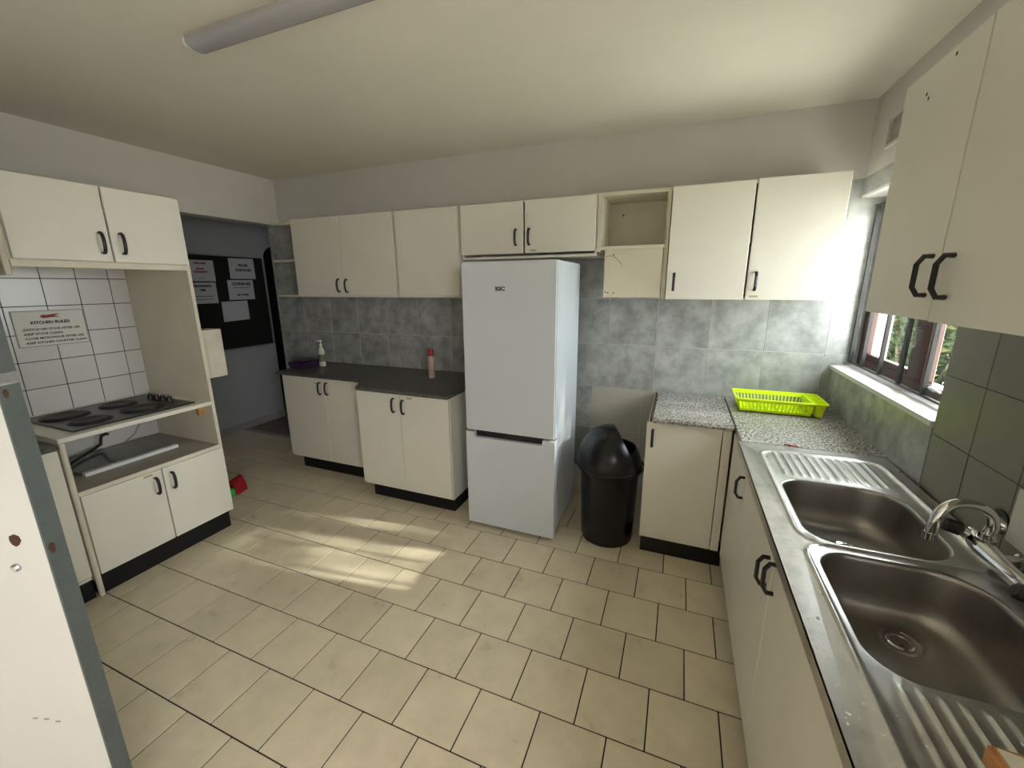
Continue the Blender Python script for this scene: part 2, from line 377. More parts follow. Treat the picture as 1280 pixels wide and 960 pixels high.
# passage beyond the opening
bm = B(XP-.12, XP, 0.9, 3.585, 0, ZC)
arch = [(3.585, ZC), (3.585, 1.93)]+[(3.585+0.19*(1-math.cos(t)), 1.93+0.135*math.sin(t)) for t in [math.pi/2*i/8 for i in range(1, 9)]]+[(4.45, 2.065), (4.45, ZC)]
prism(bm, arch, XP-.12, XP, lambda a, b, d: (d, a, b))
box(bm, XP-.12, XP, 4.45, 4.75, 0, ZC)
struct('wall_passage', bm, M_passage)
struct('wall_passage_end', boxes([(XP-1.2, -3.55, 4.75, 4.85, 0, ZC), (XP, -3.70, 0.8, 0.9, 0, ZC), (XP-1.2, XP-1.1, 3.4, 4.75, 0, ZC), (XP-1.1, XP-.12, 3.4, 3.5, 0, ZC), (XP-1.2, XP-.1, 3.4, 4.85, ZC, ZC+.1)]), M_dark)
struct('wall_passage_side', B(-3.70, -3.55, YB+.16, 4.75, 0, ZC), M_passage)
pf = struct('floor_passage', B(XP-1.2, -3.55, YB+.02, 4.85, -0.12, -0.004), M_grout)
for i in range(5):
    for j in range(3):
        x1 = -3.70-0.33*j; y0 = YB+.075+0.33*i
        if x1-.33 < XP-.35: continue
        bm = B(max(x1-.327, XP if y0 < 3.5 else -9), x1, y0, y0+.327, -0.012, -0.001, bev=0.001)
        base = (x1, y0, 0); o = obj('tile', bm, M_brownfloor, base=base); o.parent = pf; o.location = Vector(base)-ORG[pf]
obj('threshold', B(XP, -3.70, YB+.021, YB+.07, -0.01, 0.006, bev=0.003), M_skirt, parent=pf)
struct('baseboard_passage', B(XP, XP+.014, 0.9, 3.585, 0, 0.075, bev=0.003), M_skirt)

# ------------------------------------------------------------------ window
win = tag(thing('window_1', (1.06, 2.435, WZ0+.03), 'brown wooden casement window with two panes above the sink worktop', 'window'), kind='structure')
del win['category']
FX0, FX1 = 0.995, 1.035; zb, zt = WZ0+.02, WZ1-.004
obj('frame', boxes([(FX0, FX1, WY0+.004, WY0+.05, zb, zt), (FX0, FX1, YB-.05, YB-.002, zb, zt), (FX0, FX1, WY0+.05, YB-.05, zb, zb+.045), (FX0, FX1, WY0+.05, YB-.05, zt-.05, zt)], bev=0.003), M_wood, parent=win)
obj('mullion', B(FX0-.006, FX1, 2.275, 2.40, zb+.045, zt-.05, bev=0.004), M_wood, parent=win)
a, b = 2.402, YB-.052
sh = obj('sash', boxes([(FX0+.004, FX1-.006, a, a+.026, zb+.047, zt-.052), (FX0+.004, FX1-.006, b-.030, b, zb+.047, zt-.052), (FX0+.004, FX1-.006, a+.026, b-.030, zb+.047, zb+.075), (FX0+.004, FX1-.006, a+.026, b-.030, zt-.082, zt-.052)], bev=0.003), M_wood, parent=win)
obj('pane', B(1.013, 1.017, a+.022, b-.026, zb+.071, zt-.078), M_glass, parent=sh)
obj('pane', B(1.013, 1.017, WY0+.048, 2.277, zb+.043, zt-.048), M_glass, parent=win)
bm = bmesh.new(); tube(bm, [(FX0+.002, 2.17, zb+.03), (FX0-.018, 2.17, zb+.045), (FX0-.024, 2.13, zb+.048), (FX0-.014, 2.10, zb+.04)], 0.006, 8)
obj('window_stay', bm, M_white, parent=win, smooth=True)
bm = bmesh.new(); tube(bm, [(FX0+.002, 2.355, 1.40), (FX0-.022, 2.355, 1.405), (FX0-.025, 2.35, 1.37), (FX0-.022, 2.345, 1.335), (FX0-.028, 2.34, 1.32)], 0.005, 8)
obj('latch_handle', bm, M_alu, parent=win, smooth=True)
# burglar bars
bb = thing('burglar_bars', (0.955, 2.435, WZ0+.02), 'dark painted steel burglar bars standing on the white window sill', 'burglar bars')
obj('bottom_rail', B(0.949, 0.961, WY0+.004, YB-.004, WZ0+.028, WZ0+.036), M_bar, parent=bb)
obj('top_rail', B(0.949, 0.961, WY0+.004, YB-.004, WZ1-.055, WZ1-.045), M_bar, parent=bb)
for y in (2.975, 2.80, 2.585, 2.375, 2.16, 1.955):
    obj('bar', B(0.947, 0.963, y-.008, y+.008, WZ0+.036, WZ1-.055), M_bar, parent=bb)
bm = bmesh.new()
sp = [(0.955, 2.400+0.016*math.cos(t), 1.33+t*0.010) for t in [i*0.5 for i in range(36)]]
tube(bm, sp, 0.003, 6); obj('scroll', bm, M_bar, parent=bb, smooth=True)
# second window, behind the camera
w2 = tag(thing('window_2', (1.08, -0.85, 0.9), 'plain wooden window frame in the sink wall past the wall cabinets', 'window'), kind='structure'); del w2['category']
obj('frame', boxes([(1.05, 1.12, -1.4, -1.35, .9, 2.1), (1.05, 1.12, -.15, -.1, .9, 2.1), (1.05, 1.12, -1.35, -.15, .9, .95), (1.05, 1.12, -1.35, -.15, 2.05, 2.1), (1.05, 1.12, -.78, -.72, .95, 2.05)]), M_wood, parent=w2)

# ------------------------------------------------------------------ cabinets
FACE = {'B': lambda F: (lambda u, d, z: (u, F+d, z)), 'L': lambda F: (lambda u, d, z: (F-d, u, z)), 'R': lambda F: (lambda u, d, z: (F+d, u, z))}
def fbox(bm, f, u0, u1, d0, d1, z0, z1, bev=0.0):
    p, q = f(u0, d0, z0), f(u1, d1, z1); return box(bm, p[0], q[0], p[1], q[1], p[2], q[2], bev=bev)
def handle(f, u, zc, parent, octo=False, L=0.096):
    bm = bmesh.new(); h = L/2; o = 0.030
    if octo: pts = [(0.0, -h), (-.018, -h), (-o, -h+.020), (-o, h-.020), (-.018, h), (0.0, h)]
    else: pts = [(0.002, -h), (-.016, -h-.002), (-.024, -h+.006), (-.029, -h+.022), (-.031, 0), (-.029, h-.022), (-.024, h-.006), (-.016, h+.002), (0.002, h)]
    P = [f(u, d, zc+z) for d, z in pts]
    side = Vector(f(u+1, 0, 0))-Vector(f(u, 0, 0))
    tube(bm, P, 0.0085 if octo else 0.0080, 6 if octo else 8, flat=0.75 if octo else 0.8, ref=None)
    return obj('handle', bm, M_handle, parent=parent, smooth=not octo)
def door(f, u0, u1, z0, z1, parent, hu=None, hz=None, octo=False, bev=0.002, plate=None, m=None):
    g = 0.0024
    d = obj('door', fbox(bmesh.new(), f, u0+g, u1-g, 0, 0.017, z0, z1, bev=bev), m or M_cab, parent=parent)
    if hu is not None: handle(f, hu, hz, d, octo)
    if plate:
        pu, pz = plate
        obj('lock_plate', fbox(bmesh.new(), f, pu-.022, pu+.022, -0.0015, 0.001, pz-.006, pz+.006), M_brass, parent=d)
    return d
def carcass(f, u0, u1, depth, z0, z1, parent, m=None, front=0.019, th=0.016):
    bm = bmesh.new()
    fbox(bm, f, u0, u0+th, front, depth, z0, z1); fbox(bm, f, u1-th, u1, front, depth, z0, z1)
    fbox(bm, f, u0+th, u1-th, front, depth, z0, z0+th); fbox(bm, f, u0+th, u1-th, front, depth, z1-th, z1)
    fbox(bm, f, u0+th, u1-th, depth-.006, depth, z0+th, z1-th)
    fbox(bm, f, u0+th, u1-th, front+.02, depth-.006, (z0+z1)/2-.008, (z0+z1)/2+.008)
    return obj('carcass', bm, m or M_cab, parent=parent)
def plinth(f, u0, u1, d0, d1, z1, parent): return obj('plinth', fbox(bmesh.new(), f, u0, u1, d0, d1, 0, z1), M_plinth, parent=parent)

# --- wall cabinets along the back wall
fu = FACE['B'](2.70); DU = 0.299; UZ0, UZ1 = 1.510, 2.134
t = thing('wall_cabinet', (-2.55, 2.85, UZ0), 'cream double-door wall cabinet with open end shelves near the passage opening', 'cabinet')
carcass(fu, -3.066, -2.036, DU, UZ0, UZ1, t)
door(fu, -3.066, -2.557, UZ0+.012, UZ1, t, -2.600, 1.603)
door(fu, -2.557, -2.034, UZ0+.012, UZ1, t, -2.518, 1.600)
for z in (UZ0, 1.806):
    bm = bmesh.new()
    poly = [(-3.068, 2.998), (-3.40, 2.998)]+[(-3.40+0.10*(1-math.cos(a)), 2.80-0.0-0.075*math.sin(a)) for a in [math.pi/2*i/6 for i in range(0, 7)]]+[(-3.068, 2.725)]
    prism(bm, poly, z, z+.016, lambda a, b, d: (a, b, d)); obj('end_shelf', bm, M_edge, parent=t)
obj('end_shelf', B(-3.40, -3.068, 2.80, 2.998, 2.118, 2.134), M_edge, parent=t)
t = thing('wall_cabinet', (-1.75, 2.85, UZ0), 'cream single-door wall cabinet without a handle left of the fridge', 'cabinet')
carcass(fu, -2.020, -1.486, DU, UZ0, UZ1, t)
door(fu, -2.020, -1.486, UZ0+.012, UZ1-.002, t)
t = thing('wall_cabinet', (-1.0, 2.85, 1.80), 'short cream double-door wall cabinet above the fridge', 'cabinet')
carcass(fu, -1.468, -0.516, DU, 1.772, UZ1, t)
door(fu, -1.468, -0.999, 1.803, UZ1-.004, t, -1.050, 1.905)
door(fu, -0.992, -0.522, 1.803, UZ1-.004, t, -0.957, 1.905, plate=(-.93, 1.82))
# open cabinet with the hanging board
t = thing('open_wall_cabinet', (-.3, 2.85, 1.81), 'open cream wall cabinet with no door and a screwed board hanging below', 'cabinet')
bm = bmesh.new()
fbox(bm, fu, -0.512, -0.488, 0, DU, 1.795, UZ1); fbox(bm, fu, -0.118, -0.096, 0.02, DU, UZ0, UZ1)
fbox(bm, fu, -0.488, -0.118, 0, DU, UZ1-.020, UZ1); fbox(bm, fu, -0.488, -0.118, 0, DU, 1.805, 1.826); fbox(bm, fu, -0.488, -0.118, DU-.012, DU, 1.826, UZ1-.02)
obj('carcass', bm, M_cabin, parent=t)
hb = obj('hanging_board', fbox(bmesh.new(), fu, -0.464, -0.122, 0.015, 0.034, 1.517, 1.808, bev=0.002), M_cabin, parent=t)
for (u, z) in ((-.41, 1.775), (-.40, 1.545), (-.435, 1.546), (-.452, 1.551)):
    obj('screw_hole', fbox(bmesh.new(), fu, u-.004, u+.004, 0.0135, 0.02, z-.004, z+.004), M_rust, parent=hb)
obj('screw_hole', fbox(bmesh.new(), fu, -.405, -.395, DU-.014, DU-.005, 2.035, 2.047), M_rust, parent=t)
bm = bmesh.new(); tube(bm, [fu(-.455+.1*s, 0.0135, 1.765+.018*math.sin(s*2.2)-.07*s*s) for s in [i/8 for i in range(9)]], 0.0012, 5)
obj('crack', bm, M_rust, parent=hb)
t = thing('wall_cabinet', (.32, 2.85, UZ0), 'white double-door wall cabinet with straight black handles beside the window', 'cabinet')
carcass(fu, -0.092, 0.741, DU, UZ0, UZ1, t)
door(fu, -0.094, 0.326, UZ0-.002, UZ1+.002, t, -0.050, 1.610, octo=True, bev=0.003)
door(fu, 0.331, 0.743, UZ0-.002, UZ1+.006, t, 0.372, 1.610, octo=True, bev=0.003, plate=(0.374, 1.527))

# --- base cabinets left of the fridge
fa = FACE['B'](2.504)
t = thing('base_cabinet', (-2.69, 2.75, 0), 'cream double-door base cabinet at the passage end of the dark worktop', 'cabinet')
carcass(fa, -3.160, -2.172, 0.488, 0.11, 0.862, t)
door(fa, -3.157, -2.686, 0.128, 0.861, t, -2.726, 0.772, plate=(-2.765, .812)); door(fa, -2.686, -2.174, 0.128, 0.861, t, -2.652, 0.774)
plinth(fa, -3.08, -2.18, 0.05, 0.48, 0.112, t)
fb = FACE['B'](2.304)
t = thing('base_cabinet', (-1.78, 2.65, 0), 'cream double-door base cabinet standing forward next to the fridge', 'cabinet')
carcass(fb, -2.168, -1.385, 0.684, 0.11, 0.862, t)
door(fb, -2.168, -1.7806, 0.128, 0.861, t, -1.832, 0.775); door(fb, -1.7806, -1.387, 0.128, 0.861, t, -1.750, 0.769, plate=(-1.70, .835))
plinth(fb, -2.12, -1.40, 0.055, 0.67, 0.112, t)
# dark worktop, stepped, one piece
bm = bmesh.new()
prism(bm, [(-3.19, 2.998), (-3.19, 2.478), (-2.27, 2.478), (-2.24, 2.42), (-2.19, 2.36), (-2.165, 2.300), (-2.13, 2.278), (-1.378, 2.278), (-1.378, 2.998)], 0.863, 0.890, lambda a, b, d: (a, b, d))
bmesh.ops.bevel(bm, geom=[e for e in bm.edges if all(v.co.z > .88 for v in e.verts)], offset=0.008, segments=3, affect='EDGES')
tag(obj('worktop', bm, M_top), 'dark speckled stepped worktop between the passage and the fridge', 'worktop')
# --- things on the dark worktop
t = thing('lotion_bottle', (-2.985, 2.80, .890), 'white pump bottle with green label on the dark worktop', 'bottle')
bm = bmesh.new(); lathe(bm, [(0.026, .890), (0.032, .894), (0.032, 1.02), (0.028, 1.045), (0.014, 1.06), (0.012, 1.075)], (-2.985, 2.80), 20)
bmesh.ops.scale(bm, vec=(1.0, .72, 1), verts=bm.verts, space=Matrix.Translation((2.985, -2.80, 0))); obj('body', bm, M_bottle, parent=t, smooth=True, angle=50)
bm = bmesh.new(); lathe(bm, [(0.0326, .935), (0.0326, 1.00)], (-2.985, 2.80), 20, False, False); bmesh.ops.scale(bm, vec=(1.0, .73, 1), verts=bm.verts, space=Matrix.Translation((2.985, -2.80, 0))); obj('label', bm, M_label, parent=t, smooth=True)
bm = bmesh.new(); lathe(bm, [(0.013, 1.075), (0.013, 1.09), (0.005, 1.092), (0.005, 1.115), (0.011, 1.117), (0.011, 1.126)], (-2.985, 2.80), 14); tube(bm, [(-2.985, 2.80, 1.121), (-3.01, 2.78, 1.119)], 0.005, 6); obj('pump', bm, M_white, parent=t, smooth=True, angle=50)
t = thing('spray_can', (-1.775, 2.72, .890), 'slim pinkish spray can with dark red cap on the dark worktop', 'spray can')
bm = bmesh.new(); lathe(bm, [(0.022, .890), (0.0245, .893), (0.0245, 1.06), (0.021, 1.072)], (-1.775, 2.72), 20); obj('can', bm, M_pink, parent=t, smooth=True, angle=50)
bm = bmesh.new(); lathe(bm, [(0.0235, 1.066), (0.0235, 1.112), (0.021, 1.122)], (-1.775, 2.72), 20); obj('cap', bm, M_redcap, parent=t, smooth=True, angle=50)
t = thing('plastic_tub', (-3.10, 2.70, .890), 'dark purple plastic tub with grey cloth at the passage end of the worktop', 'tub')
bm = bmesh.new(); prism(bm, [(-3.185, 2.625), (-3.04, 2.625), (-3.04, 2.80), (-3.185, 2.80)], .890, .945, lambda a, b, d: (a+(d-.89)*.25*(1 if a > -3.1 else -1), b+(d-.89)*.25*(1 if b > 2.7 else -1), d)); obj('tub_body', bm, M_purple, parent=t)
bm = bmesh.new()
gv = [[bm.verts.new((-3.18+.15*i/10, 2.63+.165*j/8, .960+.012*noise.noise((i*.6, j*.7, 3)))) for j in range(9)] for i in range(11)]
for i in range(10):
    for j in range(8): bm.faces.new((gv[i][j], gv[i+1][j], gv[i+1][j+1], gv[i][j+1]))
bmesh.ops.solidify(bm, geom=bm.faces[:], thickness=0.006); obj('cloth', bm, M_greycloth, parent=t, smooth=True)

# --- fridge
FX, FXr, FYf, FYb, FZ = -1.226, -0.631, 2.244, 2.80, 1.732
t = thing('refrigerator', (-.93, 2.5, 0), 'tall white fridge freezer between the base cabinet and the black bin', 'fridge')
obj('cabinet_body', B(FX+.004, FXr-.004, FYf+.058, FYb, 0.05, FZ-.002, bev=0.006, seg=2), M_fridge, parent=t)
ud = obj('upper_door', B(FX, FXr, FYf, FYf+.055, 0.694, FZ, bev=0.008, seg=3), M_fridge, parent=t, smooth=True, angle=35)
bm = bmesh.new()   # lower door with the grip notch cut out of its top edge
prism(bm, [(FX, 0.032), (FXr, 0.032), (FXr, 0.682), (-0.708, 0.682), (-0.712, 0.648), (-1.164, 0.648), (-1.168, 0.682), (FX, 0.682)], FYf, FYf+.055, lambda a, b, d: (a, d, b))
ld = obj('lower_door', bm, M_fridge, parent=t)
obj('grip_recess', B(FX+.01, FXr-.01, FYf+.030, FYf+.060, 0.640, 0.70), M_fridgedark, parent=t)
obj('gasket', boxes([(FX+.01, FXr-.01, FYf+.050, FYf+.060, 0.06, FZ-.015)]), M_fridgedark, parent=t)
lg = text_bm('KIC', 0.030, (-0.974, FYf-.0008, 1.568), (1, 0, 0), (0, 0, 1), align='CENTER', width=0.060, bold=0.002)
obj('logo', lg, M_logo, parent=ud)
for x in (FX+.05, FXr-.05):
    for y in (FYf+.09, FYb-.06):
        bm = bmesh.new(); lathe(bm, [(0.022, 0.0), (0.022, 0.02), (0.012, 0.022), (0.012, 0.052)], (x, y), 14); obj('foot', bm, M_fridgedark, parent=t)
bm = bmesh.new(); tube(bm, [(-1.23, 2.62, .10), (-1.27, 2.55, .03), (-1.285, 2.46, .006), (-1.255, 2.40, .006), (-1.20, 2.42, .006), (-1.15, 2.5, .006)], 0.005, 6)
obj('power_cord', bm, M_handle, parent=t, smooth=True)

# --- bin
BC = (-0.335, 2.475)
t = thing('swing_bin', (BC[0], BC[1], 0), 'black round bin with tilted dome lid between fridge and base cabinet', 'bin')
bm = bmesh.new(); lathe(bm, [(0.150, 0.0), (0.160, 0.004), (0.163, 0.02), (0.178, 0.455), (0.184, 0.46), (0.184, 0.475), (0.176, 0.475), (0.160, 0.03)], BC, 40, True, True)
obj('bin_body', bm, M_black, parent=t, smooth=True, angle=40)
bm = bmesh.new(); lathe(bm, [(0.188, 0.470), (0.197, 0.478), (0.198, 0.500), (0.193, 0.520), (0.186, 0.560), (0.166, 0.612), (0.156, 0.622), (0.150, 0.616), (0.168, 0.56), (0.180, 0.50), (0.180, 0.470)], BC, 40, False, False)
obj('lid_collar', bm, M_black, parent=t, smooth=True, angle=40)
bm = bmesh.new()   # swing flap: part of a dome, tipped to one side
nu, nv = 40, 20; C0 = Vector((BC[0], BC[1], 0.505)); nrm = Vector((0.86, 0.34, 0.40)).normalized()
gr = [[None]*(nu) for _ in range(nv+1)]
for j in range(nv+1):
    for i in range(nu):
        th = math.pi*0.5*j/nv; ph = 2*math.pi*i/nu
        gr[j][i] = bm.verts.new(C0+Vector((0.205*math.cos(th)*math.cos(ph), 0.205*math.cos(th)*math.sin(ph), 0.250*math.sin(th))))
for j in range(nv):
    for i in range(nu):
        bm.faces.new((gr[j][i], gr[j][(i+1) % nu], gr[j+1][(i+1) % nu], gr[j+1][i]))
bmesh.ops.remove_doubles(bm, verts=bm.verts, dist=1e-5)
bmesh.ops.bisect_plane(bm, geom=bm.verts[:]+bm.edges[:]+bm.faces[:], plane_co=C0+Vector((0.07, 0, 0.14)), plane_no=nrm, clear_outer=True)
bmesh.ops.solidify(bm, geom=bm.faces[:], thickness=0.005)
rb = bmesh.new()
tube(rb, [(BC[0]+.2065*math.cos(2*math.pi*k/48), BC[1]+.2065*math.sin(2*math.pi*k/48), .503) for k in range(49)], 0.0055, 8, cap=False)
obj('rim', rb, M_black, parent=t, smooth=True)
obj('dome_flap', bm, M_black, parent=t, smooth=True, angle=40)
bm = bmesh.new(); bmesh.ops.create_cone(bm, cap_ends=True, segments=20, radius1=0.018, radius2=0.016, depth=0.014, matrix=Matrix.Translation((BC[0]+.125, BC[1]-.160, 0.545)) @ Matrix.Rotation(math.pi/2, 4, 'X'))
obj('pivot_boss', bm, M_black, parent=t, smooth=True, angle=40)

# --- corner base cabinet right of the bin
fc = FACE['B'](2.371)
t = thing('base_cabinet', (.09, 2.68, 0), 'white single-door base cabinet under the granite next to the bin', 'cabinet')
carcass(fc, -0.118, 0.300, 0.617, 0.095, 0.838, t)
door(fc, -0.126, 0.268, 0.103, 0.836, t, -0.089, 0.742, octo=True)
obj('filler_strip', fbox(bmesh.new(), fc, 0.270, 0.312, 0.004, 0.02, 0.10, 0.834), M_cab, parent=t)
plinth(fc, -0.115, 0.330, 0.012, 0.60, 0.100, t)
bm = B(-0.10, 0.318, 2.345, 2.998, 0.839, 0.866, bev=0.008, seg=3)
o = tag(obj('granite_worktop', bm, M_granite), 'short speckled granite worktop over the single-door cabinet beside the bin', 'worktop')
tag(obj('worktop_packer', B(-0.108, -0.101, 2.36, 2.95, 0.838, 0.868), M_rust), 'thin brown packing strip against the end of the short granite worktop', 'wood strip')
bm = B(0.322, 0.879, 2.132, 2.998, 0.839, 0.866, bev=0.004)
tag(obj('granite_worktop', bm, M_granite), 'square speckled granite corner worktop under the lime dish rack', 'worktop')
bm = bmesh.new()
tube(bm, [(0.50, 2.150, .868), (0.515, 2.149, .870), (0.535, 2.141, .869), (0.55, 2.139, .869), (0.56, 2.135, .867)], [0.003, 0.006, 0.005, 0.005, 0.002], 7, flat=0.5)
tag(obj('food_scrap', bm, M_redcap, smooth=True), 'thin dark red food scrap on the granite joint by the sink', 'food scrap')

# --- sink run on the right
fs = FACE['R'](0.318)
t = thing('sink_cabinet', (.6, 1.3, 0), 'long white base cabinet with three visible doors under the steel sink', 'cabinet')
bm = bmesh.new()
for (a, b) in ((2.11, 2.126), (1.27, 1.286), (0.40, 0.416)): fbox(bm, fs, a, b, 0.019, 0.555, 0.10, 0.69)
fbox(bm, fs, 0.416, 2.11, 0.019, 0.555, 0.10, 0.116); fbox(bm, fs, 0.416, 2.11, 0.545, 0.555, 0.116, 0.832); fbox(bm, fs, 0.416, 2.11, 0.019, 0.036, 0.80, 0.832)
obj('carcass', bm, M_cab, parent=t)
door(fs, 1.868, 2.345, 0.104, 0.834, t, 1.895, 0.735, octo=True); door(fs, 1.282, 1.866, 0.102, 0.834, t, 1.325, 0.73, octo=True)
door(fs, 0.700, 1.280, 0.102, 0.828, t, 1.238, 0.765, octo=True); door(fs, 0.41, 0.698, 0.102, 0.834, t)
obj('filler_panel', fbox(bmesh.new(), fs, 2.126, 2.36, 0.019, 0.035, 0.10, 0.834), M_cab, parent=t)
plinth(fs, 0.41, 2.36, 0.06, 0.10, 0.10, t)

# sink top: constrained triangulation with two bowls and drainer flutes
SX0, SX1, SY0, SY1, SZ = 0.306, 0.868, 0.42, 2.128, 0.866
sk = thing('double_sink', (.59, 1.3, .84), 'stainless steel double bowl sink with fluted drainers at both ends', 'sink')
def rrect(x0, x1, y0, y1, r, n=10):
    out = []
    rs = r if isinstance(r, (list, tuple)) else [r]*4
    for (cx, cy, a0, rr) in ((x1-rs[0], y1-rs[0], 0, rs[0]), (x0+rs[1], y1-rs[1], 90, rs[1]), (x0+rs[2], y0+rs[2], 180, rs[2]), (x1-rs[3], y0+rs[3], 270, rs[3])):
        for i in range(n+1):
            a = math.radians(a0+90*i/n); out.append((cx+rr*math.cos(a), cy+rr*math.sin(a)))
    return out
def sdf(p, x0, x1, y0, y1, r):
    qx = abs(p[0]-(x0+x1)/2)-(x1-x0)/2+r; qy = abs(p[1]-(y0+y1)/2)-(y1-y0)/2+r
    return min(max(qx, qy), 0)+math.hypot(max(qx, 0), max(qy, 0))-r
BW1 = (0.405, 0.775, 1.330, 1.772); BW2 = (0.405, 0.768, 0.862, 1.288); BR = [0.115, 0.085, 0.085, 0.115]
loops = [rrect(*BW1, BR), rrect(*BW2, BR)]
def bead(p):      # raised rib that runs round bowls and drainers
    z = 0.0
    d1 = sdf(p, 0.383, 0.822, 1.307, 2.060, 0.075); d2 = sdf(p, 0.383, 0.822, 0.46, 1.311, 0.075)
    d = min(d1, d2)
    z += 0.0055*math.exp(-(d/0.0042)**2)
    if d < -0.006: z -= 0.003*min(1, (-d-.006)/.012)
    return z
def flutes(p):
    x, y = p; z = 0.0
    for (a, b) in ((1.805, 2.035), (0.49, 0.835)):
        if a-.012 < y < b+.012 and 0.415 < x < 0.79:
            e = min(1, max(0, (y-a+.012)/.02), 1)*min(1, max(0, (b+.012-y)/.02))
            ph = ((x-0.425)/0.0295) % 1.0
            w = math.exp(-((ph-.5)/.14)**2)
            z += 0.0052*w*max(0, e)
    return z
pts, edges, faces = [], [], []
outer = [(SX0, SY0), (SX1, SY0), (SX1, SY1), (SX0, SY1)]
def addloop(lp):
    s = len(pts); n = len(lp); pts.extend(Vector(p) for p in lp)
    edges.extend((s+i, s+(i+1) % n) for i in range(n)); return list(range(s, s+n))
addloop(outer); li = [addloop(lp) for lp in loops]
def grid(x0, x1, y0, y1, sx, sy):
    nx, ny = int((x1-x0)/sx), int((y1-y0)/sy)
    for i in range(1, nx):
        for j in range(1, ny):
            p = (x0+(x1-x0)*i/nx, y0+(y1-y0)*j/ny)
            if min(sdf(p, *BW1, .09), sdf(p, *BW2, .09)) > 0.004: pts.append(Vector(p))
grid(0.37, 0.835, 1.78, SY1, 0.0052, 0.011); grid(0.37, 0.835, SY0, 0.856, 0.0052, 0.011)
grid(0.37, 0.401, 0.856, 1.78, 0.0035, 0.012); grid(0.779, 0.835, 0.856, 1.78, 0.0045, 0.012); grid(0.401, 0.779, 1.291, 1.327, 0.008, 0.0035)
r_ = geometry.delaunay_2d_cdt(pts, edges, [], 0, 1e-5)
bm = bmesh.new()
V = [bm.verts.new((p.x, p.y, SZ+bead((p.x, p.y))+flutes((p.x, p.y)))) for p in r_[0]]
rim = {}
for f_ in r_[2]:
    c = (sum(r_[0][i].x for i in f_)/3, sum(r_[0][i].y for i in f_)/3)
    def inside(lp):
        ins = False; n = len(lp); j = n-1
        for i in range(n):
            if (lp[i][1] > c[1]) != (lp[j][1] > c[1]) and c[0] < (lp[j][0]-lp[i][0])*(c[1]-lp[i][1])/(lp[j][1]-lp[i][1])+lp[i][0]: ins = not ins
            j = i
        return ins
    if inside(loops[0]) or inside(loops[1]): continue
    try: bm.faces.new([V[i] for i in f_])
    except ValueError: pass
bmesh.ops.recalc_face_normals(bm, faces=bm.faces)
if sum(f_.normal.z for f_ in bm.faces) < 0: bmesh.ops.reverse_faces(bm, faces=bm.faces)
obj('deck', bm, M_steel, parent=sk, smooth=True, angle=60)
bm = boxes([(SX0, SX0+.004, SY0, SY1, SZ-.032, SZ), (SX0, SX1, SY1-.002, SY1, SZ-.02, SZ), (SX0, SX1, SY0, SY0+.003, SZ-.03, SZ)]); obj('edge_lip', bm, M_steel, parent=sk)
for (x0, x1, y0, y1), nm in ((BW1, 'bowl'), (BW2, 'bowl')):
    bm = bmesh.new(); rings = []
    cx, cy = (x0+x1)/2, (y0+y1)/2
    zc = SZ+bead((x0, cy))
    for (ins, dz) in ((0, -0.001), (0.003, -0.002), (0.006, -0.006), (0.008, -0.014), (0.014, -0.09), (0.020, -0.125), (0.032, -0.146), (0.05, -0.156), (0.075, -0.160), (0.14, -0.163)):
        lp = rrect(x0+ins, x1-ins, y0+ins, y1-ins, [max(0.02, q-ins*.6) if ins < .1 else .04 for q in BR])
        rings.append([bm.verts.new((a, b, zc+dz)) for a, b in lp])
    for i in range(len(rings)-1):
        n = len(rings[i])
        for k in range(n): bm.faces.new((rings[i][k], rings[i+1][k], rings[i+1][(k+1) % n], rings[i][(k+1) % n]))
    bm.faces.new(rings[-1]); bmesh.ops.recalc_face_normals(bm, faces=bm.faces)
    if bm.faces[-1].normal.z < 0: bmesh.ops.reverse_faces(bm, faces=bm.faces)
    bw = obj(nm, bm, M_bowl, parent=sk, smooth=True, angle=60)
    dx, dy = (0.592, 1.185) if y0 < 1 else (0.60, 1.60)
    zf = zc-.163
    bm = bmesh.new(); lathe(bm, [(0.045, zf+.0005), (0.043, zf+.004), (0.036, zf+.004), (0.032, zf+.001), (0.030, zf+.001), (0.026, zf+.004), (0.020, zf+.0035), (0.018, zf+.001)], (dx, dy), 28, False, False)
    obj('drain_ring', bm, M_chrome, parent=bw, smooth=True, angle=40)
    bm = bmesh.new(); lathe(bm, [(0.019, zf+.0008), (0.012, zf+.0012)], (dx, dy), 20, False, True); obj('drain_hole', bm, M_fridgedark, parent=bw)

bm = bmesh.new(); rd = random.Random(4)
for k in range(34):
    x, y = (rd.uniform(.318, .375), rd.uniform(.72, .98)) if k < 22 else (rd.uniform(.42, .72), rd.uniform(.66, .83))
    r0 = rd.choice((.0015, .002, .0025, .004)); z = SZ+bead((x, y))+flutes((x, y))
    bmesh.ops.create_icosphere(bm, subdivisions=1, radius=r0, matrix=Matrix.Translation((x, y, z)) @ Matrix.Diagonal((1, rd.uniform(.8, 1.8), .35, 1)))
o = obj('soap_drops', bm, M_white, parent=sk, smooth=True); o['kind'] = 'stuff'
